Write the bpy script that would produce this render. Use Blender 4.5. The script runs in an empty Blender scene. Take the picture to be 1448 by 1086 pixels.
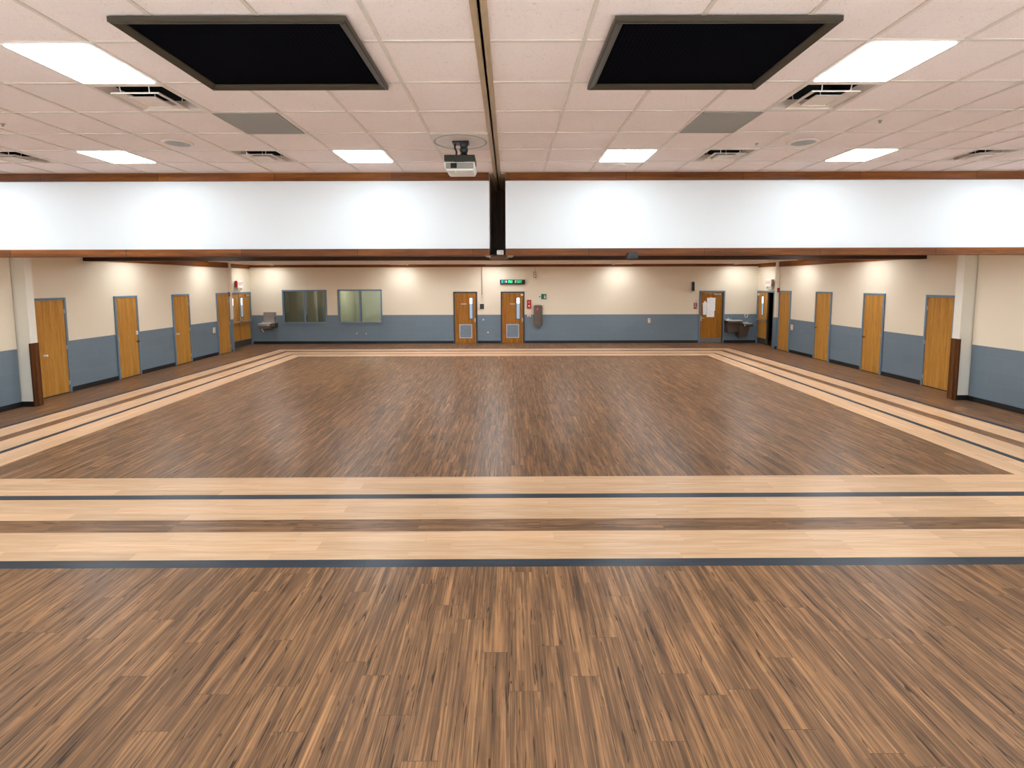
import bpy, bmesh, math
from mathutils import Matrix, Vector

C = bpy.context.scene.collection
PI = math.pi

# ------------------------------------------------------------------ colours
def lin(c):
    return tuple(((v / 255) / 12.92 if v / 255 <= 0.04045 else ((v / 255 + 0.055) / 1.055) ** 2.4) for v in c) + (1.0,)

# ------------------------------------------------------------------ materials
def new_mat(name):
    m = bpy.data.materials.new(name)
    m.use_nodes = True
    nt = m.node_tree
    b = nt.nodes['Principled BSDF']
    return m, nt, b

def N(nt, kind, **kw):
    n = nt.nodes.new(kind)
    for k, v in kw.items():
        if hasattr(n, k):
            setattr(n, k, v)
        else:
            n.inputs[k.replace('_', ' ')].default_value = v
    return n

def mix(nt, fac, a, b, mode='MIX'):
    n = nt.nodes.new('ShaderNodeMix')
    n.data_type = 'RGBA'
    n.blend_type = mode
    for sock, v in ((n.inputs[0], fac), (n.inputs[6], a), (n.inputs[7], b)):
        if isinstance(v, bpy.types.NodeSocket):
            nt.links.new(v, sock)
        else:
            sock.default_value = v
    return n.outputs[2]

def ramp(nt, fac, stops):
    n = nt.nodes.new('ShaderNodeValToRGB')
    cr = n.color_ramp
    while len(cr.elements) < len(stops):
        cr.elements.new(0.5)
    for e, (p, c) in zip(cr.elements, stops):
        e.position = p
        e.color = c if len(c) == 4 else c + (1,)
    nt.links.new(fac, n.inputs[0])
    return n.outputs[0]

def uvmap(nt, scale=(1, 1, 1), loc=(0, 0, 0)):
    t = nt.nodes.new('ShaderNodeTexCoord')
    mp = nt.nodes.new('ShaderNodeMapping')
    mp.inputs['Scale'].default_value = scale
    mp.inputs['Location'].default_value = loc
    nt.links.new(t.outputs['UV'], mp.inputs[0])
    return mp.outputs[0]

def g(v):
    return (v, v, v, 1)

def plain(name, col, rough=0.5, metal=0.0, spec=0.5, bump=0.0, bscale=200.0):
    m, nt, b = new_mat(name)
    b.inputs['Base Color'].default_value = lin(col)
    b.inputs['Roughness'].default_value = rough
    b.inputs['Metallic'].default_value = metal
    b.inputs['Specular IOR Level'].default_value = spec
    nz = N(nt, 'ShaderNodeTexNoise', Scale=bscale if bump else 9.0, Detail=3.0)
    nt.links.new(uvmap(nt), nz.inputs['Vector'])
    if bump:
        bp = N(nt, 'ShaderNodeBump', Strength=bump, Distance=0.002)
        nt.links.new(nz.outputs[0], bp.inputs['Height'])
        nt.links.new(bp.outputs[0], b.inputs['Normal'])
    else:
        c = lin(col)
        lo = tuple(v * 0.94 for v in c[:3]) + (1,)
        hi = tuple(min(1, v * 1.05) for v in c[:3]) + (1,)
        nt.links.new(ramp(nt, nz.outputs[0], [(0.3, lo), (0.7, hi)]), b.inputs['Base Color'])
    return m

def emit(name, col, strength):
    m, nt, b = new_mat(name)
    b.inputs['Base Color'].default_value = lin(col)
    b.inputs['Emission Color'].default_value = lin(col)
    b.inputs['Emission Strength'].default_value = strength
    return m

def plank_floor(name, dark, mid, light, plank=(1.22, 0.185), strip=None, contrast=1.0, rough=0.34, knots=True, seam=0.55):
    """Vinyl planks: UV u runs along the plank, v across it, in metres."""
    m, nt, b = new_mat(name)
    uv = uvmap(nt)
    # every row of planks starts at its own random shift
    s0 = nt.nodes.new('ShaderNodeSeparateXYZ'); nt.links.new(uv, s0.inputs[0])
    row = N(nt, 'ShaderNodeMath', operation='DIVIDE'); row.inputs[1].default_value = plank[1]; nt.links.new(s0.outputs[1], row.inputs[0])
    rid = N(nt, 'ShaderNodeMath', operation='FLOOR'); nt.links.new(row.outputs[0], rid.inputs[0])
    wn = N(nt, 'ShaderNodeTexWhiteNoise'); wn.noise_dimensions = '1D'; nt.links.new(rid.outputs[0], wn.inputs['W'])
    us = N(nt, 'ShaderNodeMath', operation='MULTIPLY_ADD'); us.inputs[1].default_value = plank[0] * 3
    nt.links.new(wn.outputs['Value'], us.inputs[0]); nt.links.new(s0.outputs[0], us.inputs[2])
    cu = nt.nodes.new('ShaderNodeCombineXYZ'); nt.links.new(us.outputs[0], cu.inputs[0]); nt.links.new(s0.outputs[1], cu.inputs[1])
    uv = cu.outputs[0]
    br = N(nt, 'ShaderNodeTexBrick', offset=0.0, offset_frequency=2, squash=1.0)
    for k, v in (('Scale', 1.0), ('Mortar Size', 0.0016), ('Mortar Smooth', 0.3), ('Brick Width', plank[0]), ('Row Height', plank[1]), ('Bias', 0.0)):
        br.inputs[k].default_value = v
    br.inputs['Color1'].default_value = g(0.0)
    br.inputs['Color2'].default_value = g(1.0)
    br.inputs['Mortar'].default_value = g(0.5)
    nt.links.new(uv, br.inputs['Vector'])
    # per-plank shift of the grain
    sep = nt.nodes.new('ShaderNodeSeparateXYZ')
    nt.links.new(uv, sep.inputs[0])
    mul = N(nt, 'ShaderNodeMath', operation='MULTIPLY')
    mul.inputs[1].default_value = 37.0
    nt.links.new(br.outputs['Color'], mul.inputs[0])
    comb = nt.nodes.new('ShaderNodeCombineXYZ')
    nt.links.new(sep.outputs[0], comb.inputs[0])
    nt.links.new(sep.outputs[1], comb.inputs[1])
    nt.links.new(mul.outputs[0], comb.inputs[2])
    def stretched(sx, sy, scale, detail, dist):
        mp = nt.nodes.new('ShaderNodeMapping')
        mp.inputs['Scale'].default_value = (sx, sy, 1)
        nt.links.new(comb.outputs[0], mp.inputs[0])
        n = N(nt, 'ShaderNodeTexNoise', Scale=scale, Detail=detail, Distortion=dist, Roughness=0.6)
        nt.links.new(mp.outputs[0], n.inputs['Vector'])
        return n.outputs[0]
    broad = stretched(0.55, 9.0, 2.2, 3.0, 0.55)
    fine = stretched(1.3, 60.0, 1.3, 4.0, 0.45)
    fac = N(nt, 'ShaderNodeMath', operation='MULTIPLY_ADD')
    nt.links.new(fine, fac.inputs[0]); fac.inputs[1].default_value = 0.5
    half = N(nt, 'ShaderNodeMath', operation='MULTIPLY'); half.inputs[1].default_value = 0.5
    nt.links.new(broad, half.inputs[0]); nt.links.new(half.outputs[0], fac.inputs[2])
    w = 0.15 / contrast
    col = ramp(nt, fac.outputs[0], [(0.5 - w, lin(dark)), (0.5, lin(mid)), (0.5 + w, lin(light))])
    if strip:
        s = N(nt, 'ShaderNodeTexBrick', offset=0.43, offset_frequency=2)
        for k, v in (('Scale', 1.0), ('Mortar Size', 0.0), ('Brick Width', strip[0]), ('Row Height', strip[1]), ('Bias', 0.0)):
            s.inputs[k].default_value = v
        s.inputs['Color1'].default_value = g(0.72)
        s.inputs['Color2'].default_value = g(1.32)
        nt.links.new(uv, s.inputs['Vector'])
        col = mix(nt, strip[2], col, s.outputs['Color'], 'MULTIPLY')
    tone = N(nt, 'ShaderNodeMapRange'); tone.inputs[3].default_value = 0.9; tone.inputs[4].default_value = 1.1
    nt.links.new(br.outputs['Color'], tone.inputs[0])
    col = mix(nt, 1.0, col, tone.outputs[0], 'MULTIPLY')
    if knots:
        k = stretched(2.6, 34.0, 1.15, 1.5, 1.4)
        km = ramp(nt, k, [(0.635, g(0.0)), (0.685, g(0.9))])
        dk = tuple(v * 0.55 for v in lin(dark)[:3]) + (1,)
        col = mix(nt, km, col, dk)
        k2 = stretched(1.1, 55.0, 1.2, 2.0, 0.5)
        km2 = ramp(nt, k2, [(0.62, g(0.0)), (0.70, g(0.55))])
        col = mix(nt, km2, col, lin(light))
    sm = N(nt, 'ShaderNodeMath', operation='MULTIPLY'); sm.inputs[1].default_value = seam
    nt.links.new(br.outputs['Fac'], sm.inputs[0])
    col = mix(nt, sm.outputs[0], col, tuple(v * 0.5 for v in lin(dark)[:3]) + (1,))
    nt.links.new(col, b.inputs['Base Color'])
    b.inputs['Roughness'].default_value = rough
    b.inputs['Specular IOR Level'].default_value = 0.11
    bp = N(nt, 'ShaderNodeBump', Strength=0.12, Distance=0.001)
    nt.links.new(fine, bp.inputs['Height'])
    nt.links.new(bp.outputs[0], b.inputs['Normal'])
    return m

def wood(name, dark, mid, light, along='v', rough=0.4, scale=1.0, board=None, spec=0.25):
    """Solid or veneered timber, grain along u or v of the box UVs (metres)."""
    m, nt, b = new_mat(name)
    sc = (0.9, 16, 16) if along == 'u' else (16, 0.9, 16)
    uv = uvmap(nt, tuple(v * scale for v in sc))
    n1 = N(nt, 'ShaderNodeTexNoise', Scale=1.0, Detail=5.0, Distortion=0.6, Roughness=0.55)
    nt.links.new(uv, n1.inputs['Vector'])
    n2 = N(nt, 'ShaderNodeTexNoise', Scale=7.0, Detail=3.0, Distortion=0.2)
    nt.links.new(uv, n2.inputs['Vector'])
    f = N(nt, 'ShaderNodeMath', operation='MULTIPLY_ADD'); f.inputs[1].default_value = 0.35
    h = N(nt, 'ShaderNodeMath', operation='MULTIPLY'); h.inputs[1].default_value = 0.65
    nt.links.new(n1.outputs[0], h.inputs[0]); nt.links.new(n2.outputs[0], f.inputs[0]); nt.links.new(h.outputs[0], f.inputs[2])
    col = ramp(nt, f.outputs[0], [(0.32, lin(dark)), (0.5, lin(mid)), (0.68, lin(light))])
    if board:
        br = N(nt, 'ShaderNodeTexBrick', offset=0.31)
        for k, v in (('Scale', 1.0), ('Mortar Size', 0.004), ('Brick Width', board), ('Row Height', 3.0), ('Bias', 0.0)):
            br.inputs[k].default_value = v
        br.inputs['Color1'].default_value = g(0.72); br.inputs['Color2'].default_value = g(1.15); br.inputs['Mortar'].default_value = g(0.25)
        nt.links.new(uvmap(nt), br.inputs['Vector'])
        col = mix(nt, 1.0, col, br.outputs['Color'], 'MULTIPLY')
    nt.links.new(col, b.inputs['Base Color'])
    b.inputs['Roughness'].default_value = rough
    b.inputs['Specular IOR Level'].default_value = spec
    return m

def block_wall(name, col, rough=0.45):
    m, nt, b = new_mat(name)
    br = N(nt, 'ShaderNodeTexBrick', offset=0.5)
    for k, v in (('Scale', 1.0), ('Mortar Size', 0.006), ('Mortar Smooth', 0.6), ('Brick Width', 0.62), ('Row Height', 0.262), ('Bias', 0.0)):
        br.inputs[k].default_value = v
    c = lin(col)
    br.inputs['Color1'].default_value = tuple(v * 0.97 for v in c[:3]) + (1,)
    br.inputs['Color2'].default_value = tuple(v * 1.04 for v in c[:3]) + (1,)
    br.inputs['Mortar'].default_value = tuple(v * 1.12 for v in c[:3]) + (1,)
    nt.links.new(uvmap(nt, loc=(0, 0.1, 0)), br.inputs['Vector'])
    nt.links.new(br.outputs['Color'], b.inputs['Base Color'])
    nz = N(nt, 'ShaderNodeTexNoise', Scale=60.0, Detail=3.0)
    nt.links.new(uvmap(nt), nz.inputs['Vector'])
    ad = N(nt, 'ShaderNodeMath', operation='MULTIPLY_ADD'); ad.inputs[1].default_value = 0.25
    inv = N(nt, 'ShaderNodeMath', operation='SUBTRACT'); inv.inputs[0].default_value = 1.0
    nt.links.new(br.outputs['Fac'], inv.inputs[1])
    nt.links.new(nz.outputs[0], ad.inputs[0]); nt.links.new(inv.outputs[0], ad.inputs[2])
    bp = N(nt, 'ShaderNodeBump', Strength=0.35, Distance=0.004)
    nt.links.new(ad.outputs[0], bp.inputs['Height']); nt.links.new(bp.outputs[0], b.inputs['Normal'])
    b.inputs['Roughness'].default_value = rough
    return m

def tile_mat(name, col):
    m, nt, b = new_mat(name)
    uv = uvmap(nt)
    n1 = N(nt, 'ShaderNodeTexNoise', Scale=42.0, Detail=4.0, Distortion=2.2, Roughness=0.7)
    nt.links.new(uv, n1.inputs['Vector'])
    n2 = N(nt, 'ShaderNodeTexNoise', Scale=1.1, Detail=2.0)
    nt.links.new(uv, n2.inputs['Vector'])
    c = lin(col)
    a = ramp(nt, n2.outputs[0], [(0.3, tuple(v * 0.96 for v in c[:3]) + (1,)), (0.7, tuple(min(1, v * 1.03) for v in c[:3]) + (1,))])
    w = ramp(nt, n1.outputs[0], [(0.36, g(0.80)), (0.43, g(1.0))])
    nt.links.new(mix(nt, 1.0, a, w, 'MULTIPLY'), b.inputs['Base Color'])
    bp = N(nt, 'ShaderNodeBump', Strength=0.35, Distance=0.003)
    nt.links.new(n1.outputs[0], bp.inputs['Height']); nt.links.new(bp.outputs[0], b.inputs['Normal'])
    b.inputs['Roughness'].default_value = 0.9
    b.inputs['Specular IOR Level'].default_value = 0.2
    return m

def honeycomb_mat(name):
    m, nt, b = new_mat(name)
    v = N(nt, 'ShaderNodeTexVoronoi', Scale=38.0, Randomness=0.15)
    v.feature = 'DISTANCE_TO_EDGE'
    nt.links.new(uvmap(nt), v.inputs['Vector'])
    col = ramp(nt, v.outputs[0], [(0.04, lin((20, 19, 26))), (0.12, lin((3, 3, 6)))])
    nt.links.new(col, b.inputs['Base Color'])
    b.inputs['Roughness'].default_value = 0.9
    b.inputs['Specular IOR Level'].default_value = 0.02
    return m

def glass_mat(name, tint, gloss=0.10):
    m, nt, b = new_mat(name)
    nt.nodes.remove(b)
    out = nt.nodes['Material Output']
    tr = nt.nodes.new('ShaderNodeBsdfTransparent'); tr.inputs[0].default_value = lin(tint)
    gl = nt.nodes.new('ShaderNodeBsdfGlossy'); gl.inputs['Roughness'].default_value = 0.06
    mx = nt.nodes.new('ShaderNodeMixShader')
    fr = nt.nodes.new('ShaderNodeFresnel'); fr.inputs[0].default_value = 1.5
    ad = N(nt, 'ShaderNodeMath', operation='ADD'); ad.inputs[1].default_value = gloss - 0.04
    nt.links.new(fr.outputs[0], ad.inputs[0]); nt.links.new(ad.outputs[0], mx.inputs[0])
    nt.links.new(tr.outputs[0], mx.inputs[1]); nt.links.new(gl.outputs[0], mx.inputs[2])
    nt.links.new(mx.outputs[0], out.inputs[0])
    return m

BROWN = ((75, 57, 45), (117, 86, 62), (166, 120, 82))
LIGHTW = ((190, 146, 108), (204, 165, 129), (216, 182, 152))
M = dict(
    floor_brown=plank_floor('brown_plank', *BROWN, plank=(1.22, 0.185), strip=(0.42, 0.0463, 0.45), contrast=0.98),
    floor_brown_band=plank_floor('brown_band_plank', *BROWN, plank=(1.22, 0.25), contrast=0.9),
    floor_light=plank_floor('light_plank', *LIGHTW, plank=(1.22, 0.1633), contrast=0.85, knots=False, seam=0.18),
    floor_dark=plank_floor('charcoal_strip', (42, 47, 54), (52, 58, 66), (62, 68, 76), plank=(1.22, 0.13), contrast=0.5, knots=False, seam=0.3),
    cream=plain('cream_paint', (226, 212, 190), 0.6, bump=0.15, bscale=120),
    cream_cool=plain('pale_stub_paint', (222, 216, 203), 0.6, bump=0.15, bscale=120),
    blue=block_wall('blue_grey_block_paint', (106, 121, 133)),
    frame_blue=plain('blue_grey_frame_paint', (104, 122, 138), 0.4),
    frame_dark=plain('dark_frame_paint', (42, 50, 54), 0.45),
    black_vinyl=plain('black_vinyl', (20, 20, 22), 0.5),
    tile=tile_mat('acoustic_tile', (240, 222, 216)),
    tbar=plain('white_tee_bar', (214, 198, 186), 0.5),
    lowceil=plain('low_ceiling_paint', (240, 226, 214), 0.8),
    white_panel=plain('white_header_paint', (229, 229, 231), 0.55, bump=0.05, bscale=60),
    trim_wood=wood('stained_trim', (80, 40, 10), (122, 66, 20), (152, 90, 34), 'u', 0.45, 1.0, board=1.55),
    dark_wood=wood('dark_stained_wood', (34, 18, 8), (58, 32, 14), (80, 46, 20), 'u', 0.45),
    dark_wood_v=wood('dark_stained_wood_upright', (50, 26, 10), (82, 46, 18), (112, 66, 28), 'v', 0.45),
    oak=wood('oak_veneer', (148, 100, 38), (176, 124, 54), (194, 142, 68), 'v', 0.38, 0.8),
    oak_red=wood('reddish_oak_veneer', (122, 74, 20), (150, 96, 30), (170, 114, 42), 'v', 0.38, 0.8),
    guard=wood('corner_guard_timber', (50, 26, 12), (92, 52, 24), (128, 76, 38), 'v', 0.35, 3.0),
    steel=plain('brushed_steel', (176, 168, 160), 0.36, 0.6),
    steel_dark=plain('bronze_steel', (92, 78, 66), 0.4, 0.35),
    chrome=plain('chrome', (230, 230, 232), 0.25, 0.4),
    brass=plain('aged_brass', (150, 108, 52), 0.35, 1.0),
    kick=plain('kick_plate_rubber', (62, 60, 56), 0.5),
    kick_grey=plain('grey_kick_plate', (128, 122, 116), 0.4, 0.5),
    louver_grey=plain('grey_blue_louver', (112, 124, 136), 0.45),
    light_edge=plain('pale_louver_frame', (176, 184, 192), 0.4),
    metal_white=plain('white_metal', (228, 222, 214), 0.4),
    metal_cream=plain('cream_metal', (222, 204, 192), 0.45),
    grille_frame=plain('bronze_grille_frame', (70, 62, 50), 0.42, 0.3),
    honey=honeycomb_mat('black_honeycomb'),
    grey_panel=plain('grey_panel_paint', (152, 146, 140), 0.7, bump=0.1, bscale=80),
    black=plain('black_void', (6, 7, 9), 0.8),
    track=plain('beige_track', (176, 150, 120), 0.45),
    plastic_black=plain('black_plastic', (22, 22, 22), 0.4),
    plastic_olive=plain('dark_mount_metal', (44, 42, 34), 0.4, 0.3),
    plastic_white=plain('white_plastic', (232, 228, 220), 0.4),
    plastic_grey=plain('grey_plastic', (150, 142, 134), 0.45),
    plastic_ivory=plain('ivory_plastic', (226, 204, 184), 0.45),
    red=plain('red_plastic', (182, 30, 30), 0.4),
    dark_red=plain('dark_red_plastic', (122, 26, 22), 0.4),
    green=plain('green_sign_paint', (20, 100, 72), 0.45),
    brown_box=plain('brown_cabinet_paint', (92, 76, 64), 0.5),
    paper=plain('white_paper', (240, 240, 240), 0.7),
    pink_paper=plain('faded_notice_paper', (176, 146, 140), 0.7),
    mirror=glass_mat('window_glass', (226, 230, 222), 0.08),
    lite=emit('glowing_door_glass', (128, 152, 170), 0.35),  # emissive pane, its glow stands in for daylight behind it
    lite_bright=emit('glowing_strip_glass', (238, 244, 250), 0.9),  # light on the upper pane put into an emissive colour
    office=plain('office_wall_paint', (176, 174, 158), 0.7),
    office_dim=plain('dim_office_wall_paint', (164, 160, 142), 0.7),
    led_green=emit('green_led', (40, 220, 150), 1.0),
    led_teal=emit('teal_led', (60, 150, 160), 0.7),
    led_dim=emit('dim_green_led', (40, 170, 120), 0.7),
    led_white=emit('white_led_segment', (210, 200, 160), 0.6),
    lens=emit('fluorescent_lens', (226, 246, 255), 9.4),
    lens_low=emit('low_ceiling_lens', (240, 249, 255), 26.0),
    lens_wash=emit('wall_side_lens', (240, 249, 255), 13.0),
    lens_office=emit('office_lens', (250, 250, 240), 22.0),
    reflector=plain('pale_reflector_floor', (238, 232, 224), 0.6),
    corridor=plain('corridor_wall_paint', (84, 66, 52), 0.6),
)

# ------------------------------------------------------------------ mesh helpers
def bm_new():
    return bmesh.new()

def box(bm, x0, x1, y0, y1, z0, z1, mi=0):
    if x0 > x1: x0, x1 = x1, x0
    if y0 > y1: y0, y1 = y1, y0
    if z0 > z1: z0, z1 = z1, z0
    v = [bm.verts.new(p) for p in ((x0, y0, z0), (x1, y0, z0), (x1, y1, z0), (x0, y1, z0), (x0, y0, z1), (x1, y0, z1), (x1, y1, z1), (x0, y1, z1))]
    for f in ((0, 3, 2, 1), (4, 5, 6, 7), (0, 1, 5, 4), (1, 2, 6, 5), (2, 3, 7, 6), (3, 0, 4, 7)):
        bm.faces.new([v[i] for i in f]).material_index = mi
    return v

def prism(bm, pts, axis, a0, a1, mi=0):
    """Extrude a closed 2-D outline along an axis ('x': pts are (y, z); 'y': (x, z); 'z': (x, y))."""
    def P(p, a):
        return {'x': (a, p[0], p[1]), 'y': (p[0], a, p[1]), 'z': (p[0], p[1], a)}[axis]
    A = [bm.verts.new(P(p, a0)) for p in pts]
    B = [bm.verts.new(P(p, a1)) for p in pts]
    fs = [bm.faces.new(A), bm.faces.new(list(reversed(B)))]
    n = len(pts)
    for i in range(n):
        fs.append(bm.faces.new([A[i], B[i], B[(i + 1) % n], A[(i + 1) % n]]))
    for f in fs:
        f.material_index = mi
    bmesh.ops.recalc_face_normals(bm, faces=fs)

def cyl(bm, p0, p1, r0, r1=None, seg=20, mi=0):
    r1 = r0 if r1 is None else r1
    p0, p1 = Vector(p0), Vector(p1)
    d = p1 - p0
    rot = d.to_track_quat('Z', 'Y').to_matrix().to_4x4()
    mat = Matrix.Translation((p0 + p1) / 2) @ rot
    r = bmesh.ops.create_cone(bm, cap_ends=True, segments=seg, radius1=r0, radius2=r1, depth=d.length, matrix=mat)
    for v in r['verts']:
        for f in v.link_faces:
            f.material_index = mi

def tube(bm, pts, r, seg=10, mi=0):
    for a, b in zip(pts, pts[1:]):
        cyl(bm, a, b, r, seg=seg, mi=mi)

def lathe(bm, prof, c=(0, 0, 0), seg=32, mi=0, caps=True):
    """Turn (radius, z) pairs about the vertical through c."""
    rings = []
    for r, z in prof:
        rings.append([bm.verts.new((c[0] + r * math.cos(2 * PI * i / seg), c[1] + r * math.sin(2 * PI * i / seg), c[2] + z)) for i in range(seg)])
    fs = []
    for A, B in zip(rings, rings[1:]):
        for i in range(seg):
            fs.append(bm.faces.new([A[i], A[(i + 1) % seg], B[(i + 1) % seg], B[i]]))
    if caps:
        fs.append(bm.faces.new(rings[0]))
        fs.append(bm.faces.new(rings[-1]))
    for f in fs:
        f.material_index = mi
    bmesh.ops.recalc_face_normals(bm, faces=fs)

def frame_ring(bm, x0, x1, z0, z1, w, y0, y1, mi=0, bottom=True):
    """Rectangular frame in the xz plane between depths y0 and y1, bar width w."""
    box(bm, x0, x0 + w, y0, y1, z0, z1, mi)
    box(bm, x1 - w, x1, y0, y1, z0, z1, mi)
    box(bm, x0 + w, x1 - w, y0, y1, z1 - w, z1, mi)
    if bottom:
        box(bm, x0 + w, x1 - w, y0, y1, z0, z0 + w, mi)

def ring_flat(bm, a, b, z0, z1, mi=0):
    """Square ring round the origin between half-widths a > b, thickness z0..z1."""
    box(bm, -a, a, -a, -b, z0, z1, mi); box(bm, -a, a, b, a, z0, z1, mi)
    box(bm, -a, -b, -b, b, z0, z1, mi); box(bm, b, a, -b, b, z0, z1, mi)

def frustum_ring(bm, a0, z0, a1, z1, t, mi=0):
    """Sloping square louvre blade from half-width a0 at z0 to a1 at z1, thickness t."""
    lo = [(-a0, -a0), (a0, -a0), (a0, a0), (-a0, a0)]
    hi = [(-a1, -a1), (a1, -a1), (a1, a1), (-a1, a1)]
    loops = []
    for pts, z in ((lo, z0), (hi, z1), (hi, z1 + t), (lo, z0 + t)):
        loops.append([bm.verts.new((p[0], p[1], z)) for p in pts])
    fs = []
    for i in range(4):
        A, B = loops[i], loops[(i + 1) % 4]
        for k in range(4):
            fs.append(bm.faces.new([A[k], A[(k + 1) % 4], B[(k + 1) % 4], B[k]]))
    for f in fs:
        f.material_index = mi
    bmesh.ops.recalc_face_normals(bm, faces=fs)

def auto_uv(bm):
    uv = bm.loops.layers.uv.get('UVMap') or bm.loops.layers.uv.new('UVMap')
    for f in bm.faces:
        n = f.normal
        ax, ay, az = abs(n.x), abs(n.y), abs(n.z)
        for l in f.loops:
            c = l.vert.co
            if az >= ax and az >= ay: l[uv].uv = (c.x, c.y)
            elif ax >= ay: l[uv].uv = (c.y, c.z)
            else: l[uv].uv = (c.x, c.z)

def obj(name, bm, mats, parent=None, bevel=0.0, smooth=False, uv=True, seg=2):
    if not isinstance(mats, (list, tuple)):
        mats = [mats]
    if bevel > 0:
        bm.normal_update()
        es = [e for e in bm.edges if len(e.link_faces) == 2 and e.calc_face_angle(0) > 0.6]
        if es:
            bmesh.ops.bevel(bm, geom=es, offset=bevel, segments=seg, affect='EDGES', clamp_overlap=True, profile=0.6)
    bm.normal_update()
    if uv:
        auto_uv(bm)
    me = bpy.data.meshes.new(name)
    bm.to_mesh(me); bm.free()
    for m in mats:
        me.materials.append(m)
    if smooth:
        for p in me.polygons: p.use_smooth = True
        try: me.set_sharp_from_angle(angle=0.7)
        except Exception: pass
    o = bpy.data.objects.new(name, me)
    C.objects.link(o)
    if parent is not None:
        o.parent = parent
    return o

def tag(o, label, cat, group=None, kind=None):
    o['label'] = label
    o['category'] = cat
    if group: o['group'] = group
    if kind: o['kind'] = kind
    return o

def thing(name, label, cat, loc=(0, 0, 0), rz=0.0, group=None, kind=None):
    o = bpy.data.objects.new(name, None)
    o.empty_display_size = 0.1
    C.objects.link(o)
    o.location = loc
    o.rotation_euler = (0, 0, rz)
    return tag(o, label, cat, group, kind)

def dup(root, loc, label, rz=None, group=None):
    r = root.copy(); C.objects.link(r)
    r.location = loc
    r['label'] = label
    if rz is not None: r.rotation_euler = (0, 0, rz)
    if group: r['group'] = group
    for ch in list(root.children):
        c = ch.copy(); C.objects.link(c); c.parent = r
        for q in list(ch.children):
            d = q.copy(); C.objects.link(d); d.parent = c
    return r

def struct(name, bm, mats, label=None, cat=None, bevel=0.0, uv=True):
    o = obj(name, bm, mats, None, bevel, uv=uv)
    o['kind'] = 'structure'
    if label: o['label'] = label
    if cat: o['category'] = cat
    return o

FACE = {'far': 0.0, 'left': PI / 2, 'right': -PI / 2}   # local -y looks into the room

# ------------------------------------------------------------------ dimensions (metres, camera over the origin)
XL, XR = -9.87, 9.68          # side walls of the low hall
YF = 19.75                    # end wall
RXL, RXR = -10.30, 9.90      # door recesses beside the end wall
NXL, NXR = -9.64, 9.38        # nearer side walls
BAND = 1.15                   # top of the blue-grey band
HC = 3.876                    # tiled ceiling
LC = 3.15                     # low ceiling
HY = 6.72                     # white header
SKIRT = 0.105

# ------------------------------------------------------------------ floor with inlaid bands
def floor():
    bm = bm_new()
    uv = bm.loops.layers.uv.new('UVMap')
    O = [(-8.70, 4.02), (8.38, 4.07), (8.20, 18.24), (-8.52, 18.20)]
    I = [(-6.78, 5.99), (6.36, 6.05), (6.58, 16.30), (-6.98, 16.30)]
    fr = [0, .12, .612, .865, 1.357, 1.472, 1.98]
    fr = [v / 1.98 for v in fr]
    loops = [[tuple(a + (b - a) * t for a, b in zip(o, i)) for o, i in zip(O, I)] for t in fr]
    def quad(pts, mi, along, v0=0.0):
        f = bm.faces.new([bm.verts.new((p[0], p[1], 0)) for p in pts])
        f.material_index = mi
        f.normal_update()
        if f.normal.z < 0: f.normal_flip()
        for l in f.loops:
            c = l.vert.co
            l[uv].uv = (c.x, c.y - v0) if along == 'x' else (c.y, c.x - v0)
    mats = [3, 1, 2, 1, 3, 1]   # charcoal, light, brown, light, charcoal, light
    for k in range(6):
        A, B = loops[k], loops[k + 1]
        for s in range(4):
            t = (s + 1) % 4
            along = 'x' if s in (0, 2) else 'y'
            v0 = (A[s][1] if s == 0 else B[s][1] if s == 2 else B[s][0] if s == 1 else A[s][0])
            quad([A[s], A[t], B[t], B[s]], mats[k], along, v0)
    quad(I, 0, 'y')
    E = [(-11.2, -6.5), (12.8, -6.5), (12.8, 21.0), (-11.2, 21.0)]
    for s in range(4):
        t = (s + 1) % 4
        quad([E[s], E[t], O[t], O[s]], 0, 'y')
    o = struct('floor', bm, [M['floor_brown'], M['floor_light'], M['floor_brown_band'], M['floor_dark']],
               'brown wood plank floor with a frame of pale and charcoal bands', 'floor', uv=False)
    return o
floor()

# ------------------------------------------------------------------ walls
def two_tone(bm, x0, x1, y0, y1, ztop, z0=0.0):
    """Wall block: material 0 cream above the band, material 1 blue-grey below."""
    if z0 < BAND:
        box(bm, x0, x1, y0, y1, z0, min(BAND, ztop), 1)
    if ztop > BAND:
        box(bm, x0, x1, y0, y1, max(BAND, z0), ztop, 0)

CB = [M['cream'], M['blue'], M['white_panel']]
bm = bm_new(); two_tone(bm, XL - .2, XL, 9.79, 17.46, LC); struct('wall_left', bm, CB, 'long cream and blue-grey side wall with four plain oak doors, exit recess with two closed doors', 'wall')
bm = bm_new(); two_tone(bm, XR, XR + .2, 10.15, 17.80, LC); struct('wall_right', bm, CB, 'long cream and blue-grey side wall with four plain oak doors, exit recess with one open door', 'wall')
# piers where the side walls end at the door recesses
bm = bm_new(); two_tone(bm, RXL - .2, XL + .03, 17.46, 17.62, LC); struct('wall_left_pier', bm, CB)
bm = bm_new(); two_tone(bm, XR - .06, RXR + .2, 17.80, 17.96, LC); struct('wall_right_pier', bm, CB)
bm = bm_new(); two_tone(bm, RXL - .2, RXL, 17.62, YF + .2, LC); struct('wall_left_recess', bm, CB)
# right recess wall stands open where the doorway is (y 18.53 .. 19.62)
bm = bm_new()
two_tone(bm, RXR, RXR + .2, 17.96, 18.40, LC); two_tone(bm, RXR, RXR + .2, YF - .06, YF + .2, LC)
two_tone(bm, RXR, RXR + .2, 18.40, YF - .06, LC, 2.06)
struct('wall_right_recess', bm, CB)
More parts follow.
